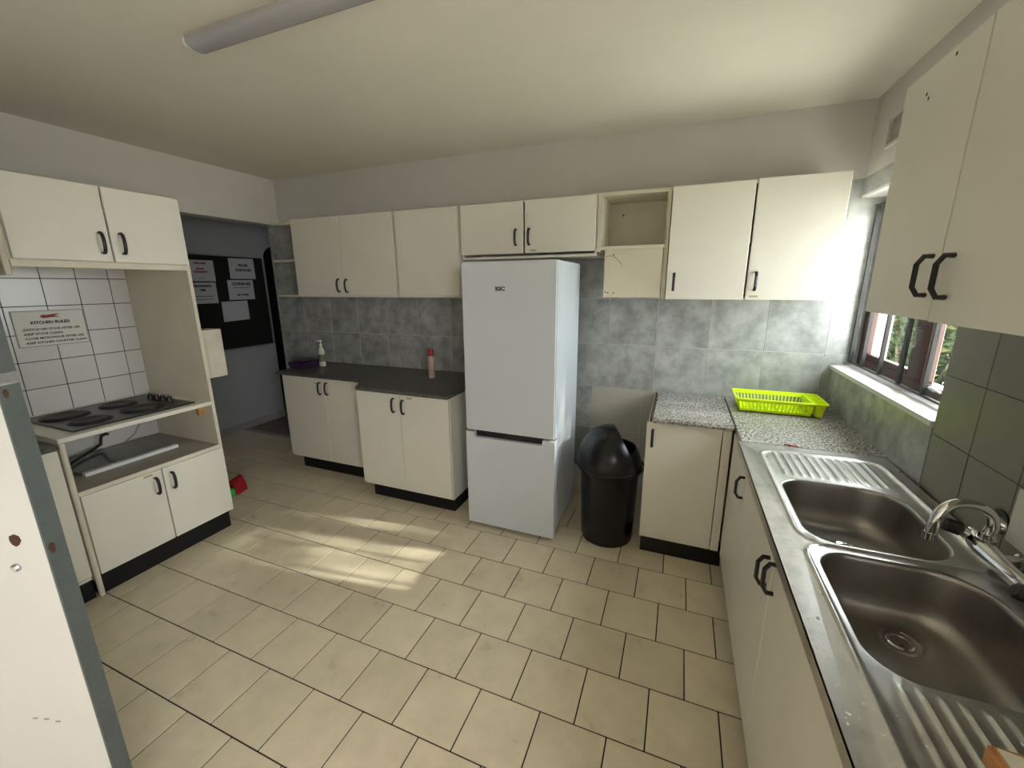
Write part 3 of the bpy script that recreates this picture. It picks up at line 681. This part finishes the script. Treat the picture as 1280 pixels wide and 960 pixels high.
# --- wall mixer tap
tp = thing('mixer_tap', (0.87, 1.36, 0.90), 'chrome wall mixer tap with curved swivel spout above the sink bowls', 'tap')
bm = bmesh.new()
tube(bm, [(0.874, 1.355, 0.890), (0.868, 1.355, 0.890), (0.866, 1.355, 0.890), (0.835, 1.355, 0.889), (0.812, 1.358, 0.893)], [0.022, 0.022, 0.016, 0.016, 0.018], 16); tube(bm, [(0.8675, 1.18, 0.895), (0.8665, 1.18, 0.895), (0.866, 1.18, 0.895), (0.835, 1.18, 0.895), (0.812, 1.18, 0.897)], [0.026, 0.025, 0.016, 0.016, 0.018], 16)
tube(bm, [(0.806, 1.43, 0.918), (0.803, 1.39, 0.912), (0.803, 1.36, 0.904), (0.808, 1.28, 0.898), (0.810, 1.11, 0.898)], [0.019, 0.025, 0.026, 0.021, 0.019], 18)
obj('body', bm, M_chrome, parent=tp, smooth=True, angle=45)
bm = bmesh.new()
tube(bm, [(0.806, 1.375, 0.912), (0.806, 1.375, 0.935), (0.806, 1.375, 0.937), (0.806, 1.375, 0.95)], [0.022, 0.021, 0.018, 0.017], 16)
tube(bm, *smooth_path([(0.806, 1.375, 0.94), (0.812, 1.374, 0.975), (0.800, 1.372, 1.005), (0.770, 1.366, 1.025), (0.732, 1.358, 1.031), (0.702, 1.352, 1.018), (0.685, 1.347, 0.990), (0.680, 1.346, 0.955), (0.679, 1.346, 0.935)], [0.013, 0.0125, 0.012, 0.012, 0.0125, 0.013, 0.0135, 0.013, 0.013]), 20)
obj('spout', bm, M_chrome, parent=tp, smooth=True, angle=50)
bm = bmesh.new(); tube(bm, [(0.679, 1.346, 0.942), (0.679, 1.346, 0.922)], 0.0165, 16); obj('aerator', bm, M_chrome, parent=tp, smooth=True, angle=50)
for (y, s_) in ((1.415, 1), (1.13, -1)):
    bm = bmesh.new(); tube(bm, [(0.806, y, 0.915), (0.785, y, 0.925), (0.772, y, 0.930)], [0.014, 0.013, 0.012], 12); h = obj('valve', bm, M_chrome, parent=tp, smooth=True, angle=50)
    bm = bmesh.new(); tube(bm, [(0.776, y, 0.929), (0.770, y, 0.931), (0.736, y, 0.940), (0.730, y, 0.942)], [0.014, 0.020, 0.019, 0.012], 10); obj('knob', bm, M_handle, parent=h)
bm = bmesh.new(); tube(bm, [(0.8765, 1.462, 0.950), (0.872, 1.462, 0.950)], 0.034, 20); obj('wall_hole_ring', bm, M_handle, parent=tp)
bm = bmesh.new(); tube(bm, [(0.872, 1.450, 0.945), (0.864, 1.450, 0.945), (0.852, 1.448, 0.942)], [0.023, 0.022, 0.012], 18); obj('flange', bm, M_chrome, parent=tp, smooth=True, angle=50)
tag(obj('splash_plate', B(0.8705, 0.8765, 1.10, 1.425, 0.916, 1.068, bev=0.002), M_sign), 'plain cream plastic plate fixed to the tiles beside the tap', 'wall plate')

# --- chopping block on the near drainer
t = thing('chopping_block', (.60, .59, .872), 'worn wooden chopping block with pale top on the sink drainer', 'chopping block')
bm = B(0.490, 0.76, 0.46, 0.728, 0.873, 0.910, bev=0.006, seg=2)
for v in bm.verts: v.co += Vector((noise.noise(v.co*30), noise.noise(v.co*30+Vector((5, 0, 0))), 0))*0.006
obj('block', bm, M_orangewood, parent=t)
bm = bmesh.new(); prism(bm, [(0.498, 0.47), (0.75, 0.468), (0.754, 0.706), (0.64, 0.718), (0.56, 0.709), (0.500, 0.718)], 0.910, 0.9125, lambda a, b, d: (a, b, d)); obj('scrubbed_top', bm, M_woodtop, parent=t)

# --- lime dish rack
t = thing('dish_rack', (.57, 2.76, .866), 'lime green plastic dish rack with cutlery holder on the granite corner', 'dish rack')
RX0, RX1, RY0, RY1, RZ0, RZ1 = 0.372, 0.722, 2.665, 2.855, 0.872, 0.948
def taper(bm):
    for v in bm.verts:
        s = (v.co.z-RZ0)/(RZ1-RZ0)
        v.co.x += s*0.022*((v.co.x-.57)/.2); v.co.y += s*0.022*((v.co.y-2.76)/.1)
    return bm
bm = bmesh.new(); th = 0.004
box(bm, RX0, RX1, RY0, RY1, RZ0, RZ0+.004)
for i in range(13): box(bm, RX0+.02+i*.0255, RX0+.026+i*.0255, RY0+.005, RY1-.005, RZ0+.004, RZ0+.010)
for y in (RY0, RY1-th):
    box(bm, RX0, RX1, y, y+th, RZ0, RZ0+.014); box(bm, RX0, RX1, y, y+th, RZ1-.016, RZ1)
    n = 20
    for i in range(n+1):
        x = RX0+(RX1-RX0-.006)*i/n; box(bm, x, x+.0065, y, y+th, RZ0+.012, RZ1-.014)
for x in (RX0, RX1-th):
    box(bm, x, x+th, RY0, RY1, RZ0, RZ0+.014); box(bm, x, x+th, RY0, RY1, RZ1-.016, RZ1)
    for i in range(13):
        y = RY0+(RY1-RY0-.006)*i/12; box(bm, x, x+th, y, y+.007, RZ0+.012, RZ1-.014)
obj('basket', taper(bm), M_lime, parent=t)
bm = bmesh.new()
for i in range(11):
    x = RX0+.035+i*.028
    for y in (RY0+.055, RY1-.06): tube(bm, [(x, y, RZ0+.002), (x+.004, y, RZ0+.035), (x+.008, y, RZ0+.045)], [0.004, 0.0035, 0.002], 6)
    box(bm, x-.002, x+.003, RY0+.05, RY1-.055, RZ0+.002, RZ0+.014)
obj('plate_prongs', bm, M_lime, parent=t)
bm = bmesh.new()
ox0, ox1, oy0, oy1 = RX0-.030, RX1+.075, RY0-.034, RY1+.034
P = rrect(ox0, ox1, oy0, oy1, 0.02, 5); Q = rrect(RX0-.020, RX1+.066, RY0-.020, RY1+.020, 0.012, 5)
for z0_, z1_ in ((RZ1-.002, RZ1+.005),):
    a = [bm.verts.new((*p, z0_)) for p in P]; b = [bm.verts.new((*p, z1_)) for p in P]; c = [bm.verts.new((*q, z1_)) for q in Q]; d = [bm.verts.new((*q, z0_)) for q in Q]
    n = len(P)
    for i in range(n):
        j = (i+1) % n
        bm.faces.new((a[i], a[j], b[j], b[i])); bm.faces.new((b[i], b[j], c[j], c[i])); bm.faces.new((c[i], c[j], d[j], d[i])); bm.faces.new((d[i], d[j], a[j], a[i]))
obj('rim', bm, M_lime, parent=t)
bm = bmesh.new()
cx0, cx1 = RX1+.010, RX1+.068
box(bm, cx0-.012, cx0-.006, RY0-.02, RY1+.02, RZ0+.03, RZ1+.003)
for k in range(3):
    y0 = RY0-.018+k*.077; y1 = y0+.070
    n = 12; bot = []; top = []
    for (fr, zz, lst) in ((0.62, RZ0, bot), (1.0, RZ1+.002, top)):
        for (px, py) in rrect(cx0, cx1, y0, y1, 0.018, 3):
            mx_, my_ = (cx0+cx1)/2, (y0+y1)/2
            lst.append(bm.verts.new((mx_+(px-mx_)*fr, my_+(py-my_)*fr, zz)))
    n = len(bot)
    for i in range(n): bm.faces.new((bot[i], bot[(i+1) % n], top[(i+1) % n], top[i]))
    bm.faces.new(bot[::-1])
    if k: box(bm, cx0-.008, cx1+.004, y0-.009, y0-.001, RZ1-.012, RZ1+.004)
obj('cutlery_holder', bm, M_lime, parent=t)

# --- wall cabinet on the right wall
fr = FACE['R'](0.580)
t = thing('wall_cabinet', (.73, 1.37, 1.505), 'white double-door wall cabinet above the sink with angular black handles', 'cabinet')
carcass(fr, 0.97, 1.757, 0.297, 1.507, 2.160, t)
d1_ = door(fr, 1.367, 1.760, 1.505, 2.165, t, 1.402, 1.615, octo=True, bev=0.0008)
d2_ = door(fr, 0.968, 1.365, 1.503, 2.165, t, 1.310, 1.612, octo=True, bev=0.0008)
for (u, z) in ((1.62, 2.10), (1.605, 2.085), (1.50, 2.145)):
    obj('screw_hole', fbox(bmesh.new(), fr, u-.003, u+.003, -0.0008, 0.002, z-.004, z+.004), M_rust, parent=d1_)
t = thing('wall_cabinet', (.73, 0.6, 1.505), 'white wall cabinet joined to the sink-side cabinet on its end away from the window', 'cabinet')
carcass(fr, 0.17, 0.962, 0.297, 1.507, 2.160, t)
door(fr, 0.568, 0.962, 1.505, 2.165, t, 0.605, 1.615, octo=True); door(fr, 0.17, 0.566, 1.505, 2.165, t, 0.53, 1.615, octo=True)

# --- vent grille
t = thing('air_vent', (.878, 2.70, 2.235), 'small cream louvred air vent high above the window', 'vent')
obj('vent_frame', boxes([(0.866, 0.879, 2.56, 2.775, 2.235, 2.252), (0.866, 0.879, 2.56, 2.775, 2.363, 2.378), (0.866, 0.879, 2.56, 2.574, 2.252, 2.363), (0.866, 0.879, 2.761, 2.775, 2.252, 2.363)], bev=0.002), M_vent, parent=t)
for i in range(7):
    z = 2.256+i*.0155
    bm = bmesh.new(); prism(bm, [(0.870, z), (0.872, z-.001), (0.879, z+.009), (0.877, z+.010)], 2.574, 2.761, lambda a, b, d: (a, d, b)); obj('louvre', bm, M_vent, parent=t)

# ------------------------------------------------------------------ left hob housing
XL = -2.73; fl_ = FACE['L'](XL); LD = 0.636
t = thing('hob_housing', (-3.05, 1.29, 0), 'tall cream cooker housing with upper cabinet, hob shelf and double-door base', 'cabinet')
obj('side_panel', B(XL-LD, XL-.003, 1.642, 1.662, 0.118, 1.728), M_cabin, parent=t)
obj('side_panel', B(XL-LD, XL+.002, 0.918, 0.940, 0.10, 0.866, bev=0.003), M_cabin, parent=t)
obj('side_panel', B(XL-LD, XL+.002, 0.905, 0.927, 1.655, 2.085, bev=0.003), M_cabin, parent=t)
bm = bmesh.new(); tube(bm, [(XL+.001, 0.929, 0.01), (XL+.001, 0.929, 0.866)], 0.012, 10); obj('edge_trim', bm, M_edge, parent=t, smooth=True, angle=50)
obj('hob_shelf', B(XL-LD, XL+.004, 0.918, 1.641, 0.866, 0.891, bev=0.003), M_cab, parent=t)
obj('lower_shelf', B(XL-LD, XL-.004, 0.941, 1.641, 0.578, 0.596, bev=0.001), M_shelf, parent=t)
obj('shelf_edging', B(XL-.004, XL+.001, 0.941, 1.66, 0.574, 0.598, bev=0.001), M_edge, parent=t)
obj('base_carcass', boxes([(XL-LD, XL-.02, 0.941, 0.957, 0.12, 0.578), (XL-LD, XL-.02, 1.626, 1.641, 0.12, 0.578), (XL-LD, XL-.02, 0.957, 1.626, 0.12, 0.136), (XL-LD, XL-LD+.006, 0.957, 1.626, 0.136, 0.578)]), M_cab, parent=t)
obj('back_panel', B(XL-LD, XL-LD+.004, 0.957, 1.641, 0.60, 0.866), M_plaster, parent=t)
obj('cleat', B(-2.84, -2.815, 1.606, 1.642, 0.795, 0.866), M_cleat, parent=t)
door(fl_, 0.945, 1.305, 0.122, 0.571, t, 1.264, 0.484, plate=(1.235, 0.555)); door(fl_, 1.307, 1.662, 0.122, 0.571, t, 1.347, 0.483)
plinth(fl_, 0.935, 1.640, 0.025, 0.60, 0.118, t)
# top cabinet of the housing
obj('top_carcass', boxes([(XL-LD, XL-.02, 0.928, 0.944, 1.72, 2.085), (XL-LD, XL-.02, 1.646, 1.662, 1.729, 2.085), (XL-LD, XL-.02, 0.944, 1.646, 2.069, 2.085), (XL-LD, XL-.02, 0.944, 1.646, 1.72, 1.736), (XL-LD, XL-LD+.006, 0.944, 1.646, 1.736, 2.069)]), M_cab, parent=t)
obj('bottom_rail', B(XL-.05, XL-.002, 0.93, 1.645, 1.693, 1.724, bev=0.002), M_edge, parent=t)
door(fl_, 0.940, 1.3025, 1.728, 2.090, t, 1.262, 1.818, bev=0.003); door(fl_, 1.3055, 1.663, 1.726, 2.090, t, 1.347, 1.820, bev=0.003)
sb = obj('side_box', B(-3.02, -2.895, 1.662, 1.885, 1.0, 1.322, bev=0.003), M_edge, parent=t)
# hob
t = thing('electric_hob', (-3.03, 1.29, .891), 'black electric hob with four burnt solid plates set in the cream shelf', 'hob')
bm = bmesh.new(); box(bm, -3.285, -2.785, 1.0, 1.577, 0.891, 0.899, bev=0.003); obj('hob_plate', bm, M_hob, parent=t)
for x in (-3.288, -2.787): obj('steel_trim', B(x, x+.005, 1.0, 1.577, .891, .901), M_handle, parent=t)
for (x, y, r) in ((-3.15, 1.12, 0.092), (-2.92, 1.13, 0.078), (-3.15, 1.36, 0.078), (-2.92, 1.37, 0.092)):
    bm = bmesh.new(); lathe(bm, [(r+.012, .899), (r+.010, .903), (r+.002, .903), (r, .908), (r-.006, .910), (r*.55, .910), (r*.5, .908), (0.012, .908)], (x, y), 36, False, True); obj('hotplate', bm, M_ring, parent=t, smooth=True, angle=40)
for i, x in enumerate((-3.155, -3.09, -3.025, -2.96)):
    bm = bmesh.new(); lathe(bm, [(0.021, .899), (0.020, .905), (0.016, .907), (0.0145, .924), (0.012, .926)], (x, 1.535), 18); box(bm, x-.016, x+.016, 1.532, 1.538, .920, .930); obj('knob', bm, M_handle, parent=t, smooth=True, angle=40)
# glass sheet, hose on lower shelf
t = thing('glass_hob_lid', (-3.13, 1.3, .596), 'smoked glass hob lid with white front strip lying on the lower shelf', 'glass lid')
bm = bmesh.new(); prism(bm, [(-3.32, 1.05), (-3.32, 1.53), (-2.945, 1.515), (-2.935, 1.06)], 0.600, 0.607, lambda a, b, d: (a, b, d)); obj('glass', bm, M_tray, parent=t)
bm = bmesh.new(); prism(bm, [(-2.962, 1.058), (-2.962, 1.517), (-2.930, 1.517), (-2.930, 1.058)], 0.5965, 0.616, lambda a, b, d: (a, b, d)); obj('front_strip', bm, M_white, parent=t)
obj('support_strip', B(-3.31, -3.29, 1.06, 1.52, 0.5965, 0.600), M_white, parent=t)
bm = bmesh.new(); tube(bm, [(-3.02, 0.955, .625), (-3.12, 1.05, .620), (-3.22, 1.15, .622), (-3.30, 1.26, .628), (-3.325, 1.305, .638), (-3.325, 1.31, .665), (-3.32, 1.315, .69), (-3.31, 1.335, .70), (-3.30, 1.345, .695)], 0.009, 8)
tag(obj('rubber_hose', bm, M_handle, smooth=True), 'black rubber hose bent over the glass lid behind the lower shelf', 'hose')
bm = bmesh.new(); tube(bm, [(-3.35, 1.44, .60), (-3.352, 1.50, .64), (-3.355, 1.54, .70), (-3.357, 1.55, .80), (-3.357, 1.55, .863)], 0.004, 6)
tag(obj('grey_cable', bm, M_skirt, smooth=True), 'thin grey cable hanging behind the lower shelf of the cooker housing', 'cable')
# near-left base cabinet and worktop
t = thing('base_cabinet', (-3.05, .64, 0), 'white base cabinet half hidden by the stable door beside the cooker housing', 'cabinet')
carcass(fl_, 0.36, 0.914, 0.636, 0.11, 0.838, t)
door(fl_, 0.64, 0.914, 0.138, 0.836, t); door(fl_, 0.36, 0.638, 0.138, 0.836, t, 0.60, 0.75)
plinth(fl_, 0.36, 0.914, 0.025, 0.60, 0.112, t)
tag(obj('worktop', B(XL-LD, XL+.02, 0.345, 0.914, 0.840, 0.864, bev=0.006), M_top), 'dark worktop piece between the stable door and the cooker housing', 'worktop')
# kitchen rules sign on the white tiles
sx = -3.3695
t = thing('kitchen_sign', (sx, 1.245, 1.28), 'framed kitchen rules notice on the white tiles above the hob', 'sign')
obj('frame', B(sx, sx+.004, 1.090, 1.392, 1.275, 1.476), M_signedge, parent=t)
obj('sheet', B(sx+.003, sx+.005, 1.095, 1.387, 1.280, 1.471), M_sign, parent=t)
def sign_text(nm, body, size, y, z, w=None, m=M_ink, x=sx+.0056, par=None, align='LEFT', bold=0.0006):
    obj(nm, text_bm(body, size, (x, y, z), (0, 1, 0), (0, 0, 1), align=align, width=w, bold=bold), m, parent=par)
sign_text('lettering', 'KITCHEN RULES:', 0.022, 1.158, 1.402, 0.165, par=t, bold=0.001)
for i, (s, w) in enumerate((('-SWITCH OFF STOVE AFTER USE.', 0.245), ('-KEEP STOVE CLEAN.', 0.165), ('-CLOSE MICROWAVE AFTER USE.', 0.255), ('-KEEP KITCHEN COUNTER CLEAN', 0.262))):
    sign_text('lettering', s, 0.0165, 1.118, 1.366-.0245*i, w, par=t)
bm = bmesh.new(); prism(bm, [(1.200, 1.440), (1.213, 1.452), (1.23, 1.450), (1.27, 1.455), (1.285, 1.450), (1.262, 1.444), (1.288, 1.436), (1.25, 1.436), (1.215, 1.432)], sx+.005, sx+.0056, lambda a, b, d: (d, a, b)); obj('emblem', bm, M_redink, parent=t)

# ------------------------------------------------------------------ stable door (two leaves), standing open at the left
HP = Vector((-1.343, 0.421)); nd = Vector((0.905, 0.425)).normalized(); fn = Vector((nd.y, -nd.x))   # free edge corner, leaf direction, face normal
LWD = 0.82; TH = 0.045
def leaf(name, z0, z1, label):
    t = tag(thing(name, (HP.x-nd.x*LWD/2, HP.y-nd.y*LWD/2, z0), label, 'door'), kind='structure'); del t['category']
    def P(a, b, z): q = HP-nd*a+fn*b; return (q.x, q.y, z)   # a from free edge, b toward the room side (0 = far face)
    def pbox(a0, a1, b0, b1, za, zb):
        bm = bmesh.new(); prism(bm, [(a0, b0), (a1, b0), (a1, b1), (a0, b1)], za, zb, lambda a, b, d: P(a, b, d)); return bm
    obj('leaf', pbox(0.004, LWD, 0, TH, z0, z1), M_doorwhite, parent=t)
    obj('edge_band', pbox(0, 0.004, 0.0, TH-.001, z0+.001, z1-.001), M_dooredge, parent=t)
    return t, pbox, P
t, pbox, P = leaf('door_1', 0.02, 1.398, 'lower leaf of the white stable door with grey edge')
for (z, s) in ((1.005, 1), (1.38, .7)):
    bm = bmesh.new(); prism(bm, [(0.5*math.cos(k*.7)+.1*math.sin(k*3), 0.9*math.sin(k*.7)) for k in range(9)], -0.0012, 0.002, lambda a, b, d: P(d, TH*.72+a*.015*s, z+b*.016*s)); obj('rust_patch', bm, M_rust, parent=t)
bm = bmesh.new(); tube(bm, [P(0.075, TH-.001, .965), P(0.075, TH+.004, .965), P(0.075, TH+.008, .965)], [0.010, 0.010, 0.006], 12); obj('bolt_head', bm, M_steelplain, parent=t, smooth=True, angle=40)
bm = bmesh.new(); prism(bm, [(0.06+.012*math.cos(k*.8)*(1+.3*math.sin(2.3*k)), 1.035+.016*math.sin(k*.8)) for k in range(8)], TH-.001, TH+.0012, lambda a, b, d: P(a, d, b)); obj('rust_patch', bm, M_rust, parent=t)
for k, (a, z) in enumerate(((0.098, .505), (0.124, .515), (0.15, .52))): obj('scuff', pbox(a-.006, a+.006, TH-.0005, TH+.0008, z-.002, z+.003), M_skirt, parent=t)
leaf('door_2', 1.422, 2.06, 'upper leaf of the white stable door with grey edge')

# ------------------------------------------------------------------ passage: pinboard with papers
t = thing('pin_board', (XP+.005, 3.1, 0.925), 'large black pin board with pale frame on the passage wall', 'pin board')
obj('board', B(XP+.001, XP+.008, 2.18, 3.555, 0.935, 1.915), M_board, parent=t)
obj('board_frame', boxes([(XP+.001, XP+.014, 2.165, 3.57, 0.922, 0.937), (XP+.001, XP+.014, 2.165, 3.57, 1.913, 1.928), (XP+.001, XP+.014, 3.553, 3.57, 0.937, 1.913), (XP+.001, XP+.014, 2.165, 2.182, 0.937, 1.913)]), M_alu, parent=t)
PAPERS = [
    (3.152, 3.445, 1.682, 1.902, 'white welcome notice at the top right of the black pin board', [('WELCOME', .036, .110, 1.815), ('CLASS OF 2023', .036, .185, 1.765)], 0),
    (3.106, 3.402, 1.459, 1.672, 'white notice with a bold underlined heading below the welcome notice', [('DOLPHIN BIZ', .040, .210, 1.615), ('_________', .02, .19, 1.590), ('021 987 6543', .018, .13, 1.505)], 0),
    (3.008, 3.302, 1.230, 1.447, 'blank white sheet pinned lowest on the black pin board', [], 0.01),
    (2.70, 2.993, 1.655, 1.865, 'white sheet with faint red text at the top left of the pin board', [('SALANI', .022, .12, 1.825), ('JUNA', .022, .08, 1.77), ('COMMUNITY', .022, .14, 1.74), ('_____', .012, .06, 1.685)], 0),
    (2.69, 2.984, 1.432, 1.645, 'white sheet with ruled lines below the red-text sheet on the pin board', [('WELCOME BACK', .024, .19, 1.60), ('WEEK', .022, .06, 1.56), ('______________', .012, .20, 1.505), ('______________', .012, .20, 1.475)], 0)]
for (y0, y1, z0, z1, lab, lines, sk_) in PAPERS:
    p = thing('paper_sheet', (XP+.009, (y0+y1)/2, z0), lab, 'paper', None)
    bm = bmesh.new(); prism(bm, [(y0, z0), (y1, z0+sk_), (y1, z1), (y0+.004, z1-.004)], XP+.0085, XP+.0095, lambda a, b, d: (d, a, b)); obj('sheet', bm, M_paper, parent=p)
    for (s, sz, w, z) in lines:
        yc = (y0+y1)/2+.012
        obj('lettering', text_bm(s, sz, (XP+.0100, yc-w/2, z), (0, 1, 0), (0, 0, 1), width=w, bold=0.0022), M_redink if 'red text' in lab else M_ink, parent=p)

# --- dustpan on the floor past the housing
t = thing('dustpan', (-3.06, 1.98, 0), 'red plastic dustpan with a green brush on the floor behind the cooker housing', 'dustpan')
bm = bmesh.new()
nu = 14; rows_ = []
for j in range(6):
    s = j/5; row = []
    for i in range(nu+1):
        a = math.pi*(i/nu); row.append(bm.verts.new((-3.20+.085*math.cos(a)*(1-.25*s), 1.94+.10*s, 0.004+.12*math.sin(a)*(.7+.3*s))))
    rows_.append(row)
for j in range(5):
    for i in range(nu): bm.faces.new((rows_[j][i], rows_[j][i+1], rows_[j+1][i+1], rows_[j+1][i]))
bm.faces.new(rows_[-1]); bmesh.ops.solidify(bm, geom=bm.faces[:], thickness=0.004)
obj('pan', bm, M_red, parent=t, smooth=True, angle=50)
bm = bmesh.new(); box(bm, -3.18, -3.115, 1.875, 1.93, 0.002, 0.07, bev=0.008, seg=2); obj('brush_block', bm, M_green, parent=t)

# ------------------------------------------------------------------ ceiling light
t = thing('ceiling_light', (-1.24, 1.2865, 2.49), 'long fluorescent batten with grey diffuser on the ceiling', 'ceiling light')
LX0, LX1, LY0, LY1 = -1.85, -0.63, 1.245, 1.328
obj('lamp_body', B(LX0+.006, LX1-.006, LY0+.006, LY1-.006, 2.520, 2.5395), M_lampside, parent=t)
prof = [(LY0, 2.527), (LY0, 2.512), (LY0+.010, 2.500), (LY0+.028, 2.494), (LY1-.028, 2.494), (LY1-.010, 2.500), (LY1, 2.512), (LY1, 2.527)]
bm = bmesh.new(); prism(bm, prof, LX0+.012, LX1-.012, lambda a, b, d: (d, a, b)); obj('diffuser', bm, M_diff, parent=t, smooth=True, angle=50)
for x in (LX0, LX1-.012):
    bm = bmesh.new(); prism(bm, [((a-1.2865)*1.03+1.2865, b-.001) for a, b in prof], x, x+.012, lambda a, b, d: (d, a, b)); obj('end_cap', bm, M_white, parent=t)

# ------------------------------------------------------------------ outside the window
tag(obj('ground_outside', B(1.21, 30, -14, 20, -0.5, -0.4), M_ground), kind='structure')
def shrub(c, rx, ry, rz, n, label, dry=0.15, seed=1, group=None, leafsize=0.05):
    rn = random.Random(seed)
    t = thing('shrub', c, label, 'shrub', group)
    for m, cnt, nm in ((M_leaf, int(n*(1-dry)), 'foliage'), (M_leafdry, int(n*dry), 'dry_foliage')):
        if not cnt: continue
        verts, faces_ = [], []
        for _ in range(cnt):
            while True:
                p = Vector((rn.uniform(-1, 1), rn.uniform(-1, 1), rn.uniform(-1, 1)))
                if p.length < 1 and noise.noise(p*2.6+Vector((seed, 0, 0))) > -0.12: break
            p = Vector((c[0]+p.x*rx, c[1]+p.y*ry, c[2]+rz+p.z*rz))
            a = Vector((rn.gauss(0, 1), rn.gauss(0, 1), rn.gauss(0, .6))).normalized(); b = a.cross(Vector((rn.gauss(0, 1), rn.gauss(0, 1), rn.gauss(0, 1)))).normalized()
            s = leafsize*rn.uniform(.6, 1.4); k = len(verts)
            verts += [p-a*s, p+b*s*.4, p+a*s, p-b*s*.4]; faces_.append((k, k+1, k+2, k+3))
        me = bpy.data.meshes.new(nm); me.from_pydata([v-Vector(c) for v in verts], [], faces_); me.materials.append(m)
        o = bpy.data.objects.new(nm, me); COL.objects.link(o); o.parent = t; o['kind'] = 'stuff'
    bm = bmesh.new()
    for k in range(5):
        a = k*1.3; tube(bm, [(c[0], c[1], c[2]), (c[0]+.2*rx*math.cos(a), c[1]+.2*ry*math.sin(a), c[2]+rz*.7), (c[0]+.6*rx*math.cos(a), c[1]+.6*ry*math.sin(a), c[2]+rz*1.5)], [0.03, 0.02, 0.008], 6)
    obj('stem', bm, M_stem, parent=t)
shrub((2.35, 5.6, -0.4), 0.75, 0.75, 1.05, 9000, 'leafy shrub nearest the house wall outside the window', 0.12, 3)
shrub((3.95, 6.1, -0.4), 0.80, 0.85, 1.1, 9000, 'yellow-flecked leafy shrub beside the one nearest the house wall', 0.35, 4)
shrub((3.1, 8.0, -0.4), 1.3, 0.95, 1.35, 12000, 'wide tall leafy shrub at the back of the garden', 0.12, 6)
def dapple_tree(c, r, n, label, seed):  # out of view, added in the sun's path to break it into dapples
    rn = random.Random(seed); t = thing('dapple_tree', c, label, 'dapple_tree')
    bm = bmesh.new(); top = Vector((c[0], c[1], 6.4))
    tube(bm, [c, (c[0]+.1, c[1], 3.0), top], [0.16, 0.12, 0.06], 10)
    ends = []
    for k in range(7):
        a = k*.9+.3; e = top+Vector((math.cos(a)*r*.8, math.sin(a)*r*.8, rn.uniform(-1.2, .9))); ends.append(e)
        tube(bm, [(c[0]+.08, c[1], 4.2+.25*k), tuple((top+e)/2+Vector((0, 0, -.3))), e], [0.05, 0.035, 0.012], 6)
    obj('trunk', bm, M_stem, parent=t)
    verts, fc_ = [], []
    for e in ends+[top+Vector((0, 0, .6)), top]:
        for _ in range(n//9):
            p = e+Vector((rn.gauss(0, .38), rn.gauss(0, .38), rn.gauss(0, .30)))
            a = Vector((rn.gauss(0, 1), rn.gauss(0, 1), rn.gauss(0, .6))).normalized(); b = a.cross(Vector((rn.gauss(0, 1), rn.gauss(0, 1), rn.gauss(0, 1)))).normalized()
            s_ = .10*rn.uniform(.6, 1.4); k = len(verts)
            verts += [p-a*s_, p+b*s_*.45, p+a*s_, p-b*s_*.45]; fc_.append((k, k+1, k+2, k+3))
    me = bpy.data.meshes.new('crown'); me.from_pydata([v-Vector(c) for v in verts], [], fc_); me.materials.append(M_leaf)
    o = bpy.data.objects.new('crown', me); COL.objects.link(o); o.parent = t; o['kind'] = 'stuff'
dapple_tree((9.2, 3.7, -0.4), 1.9, 2300, 'unseen loose crown on a trunk, added beyond the window to dapple the sun', 11)
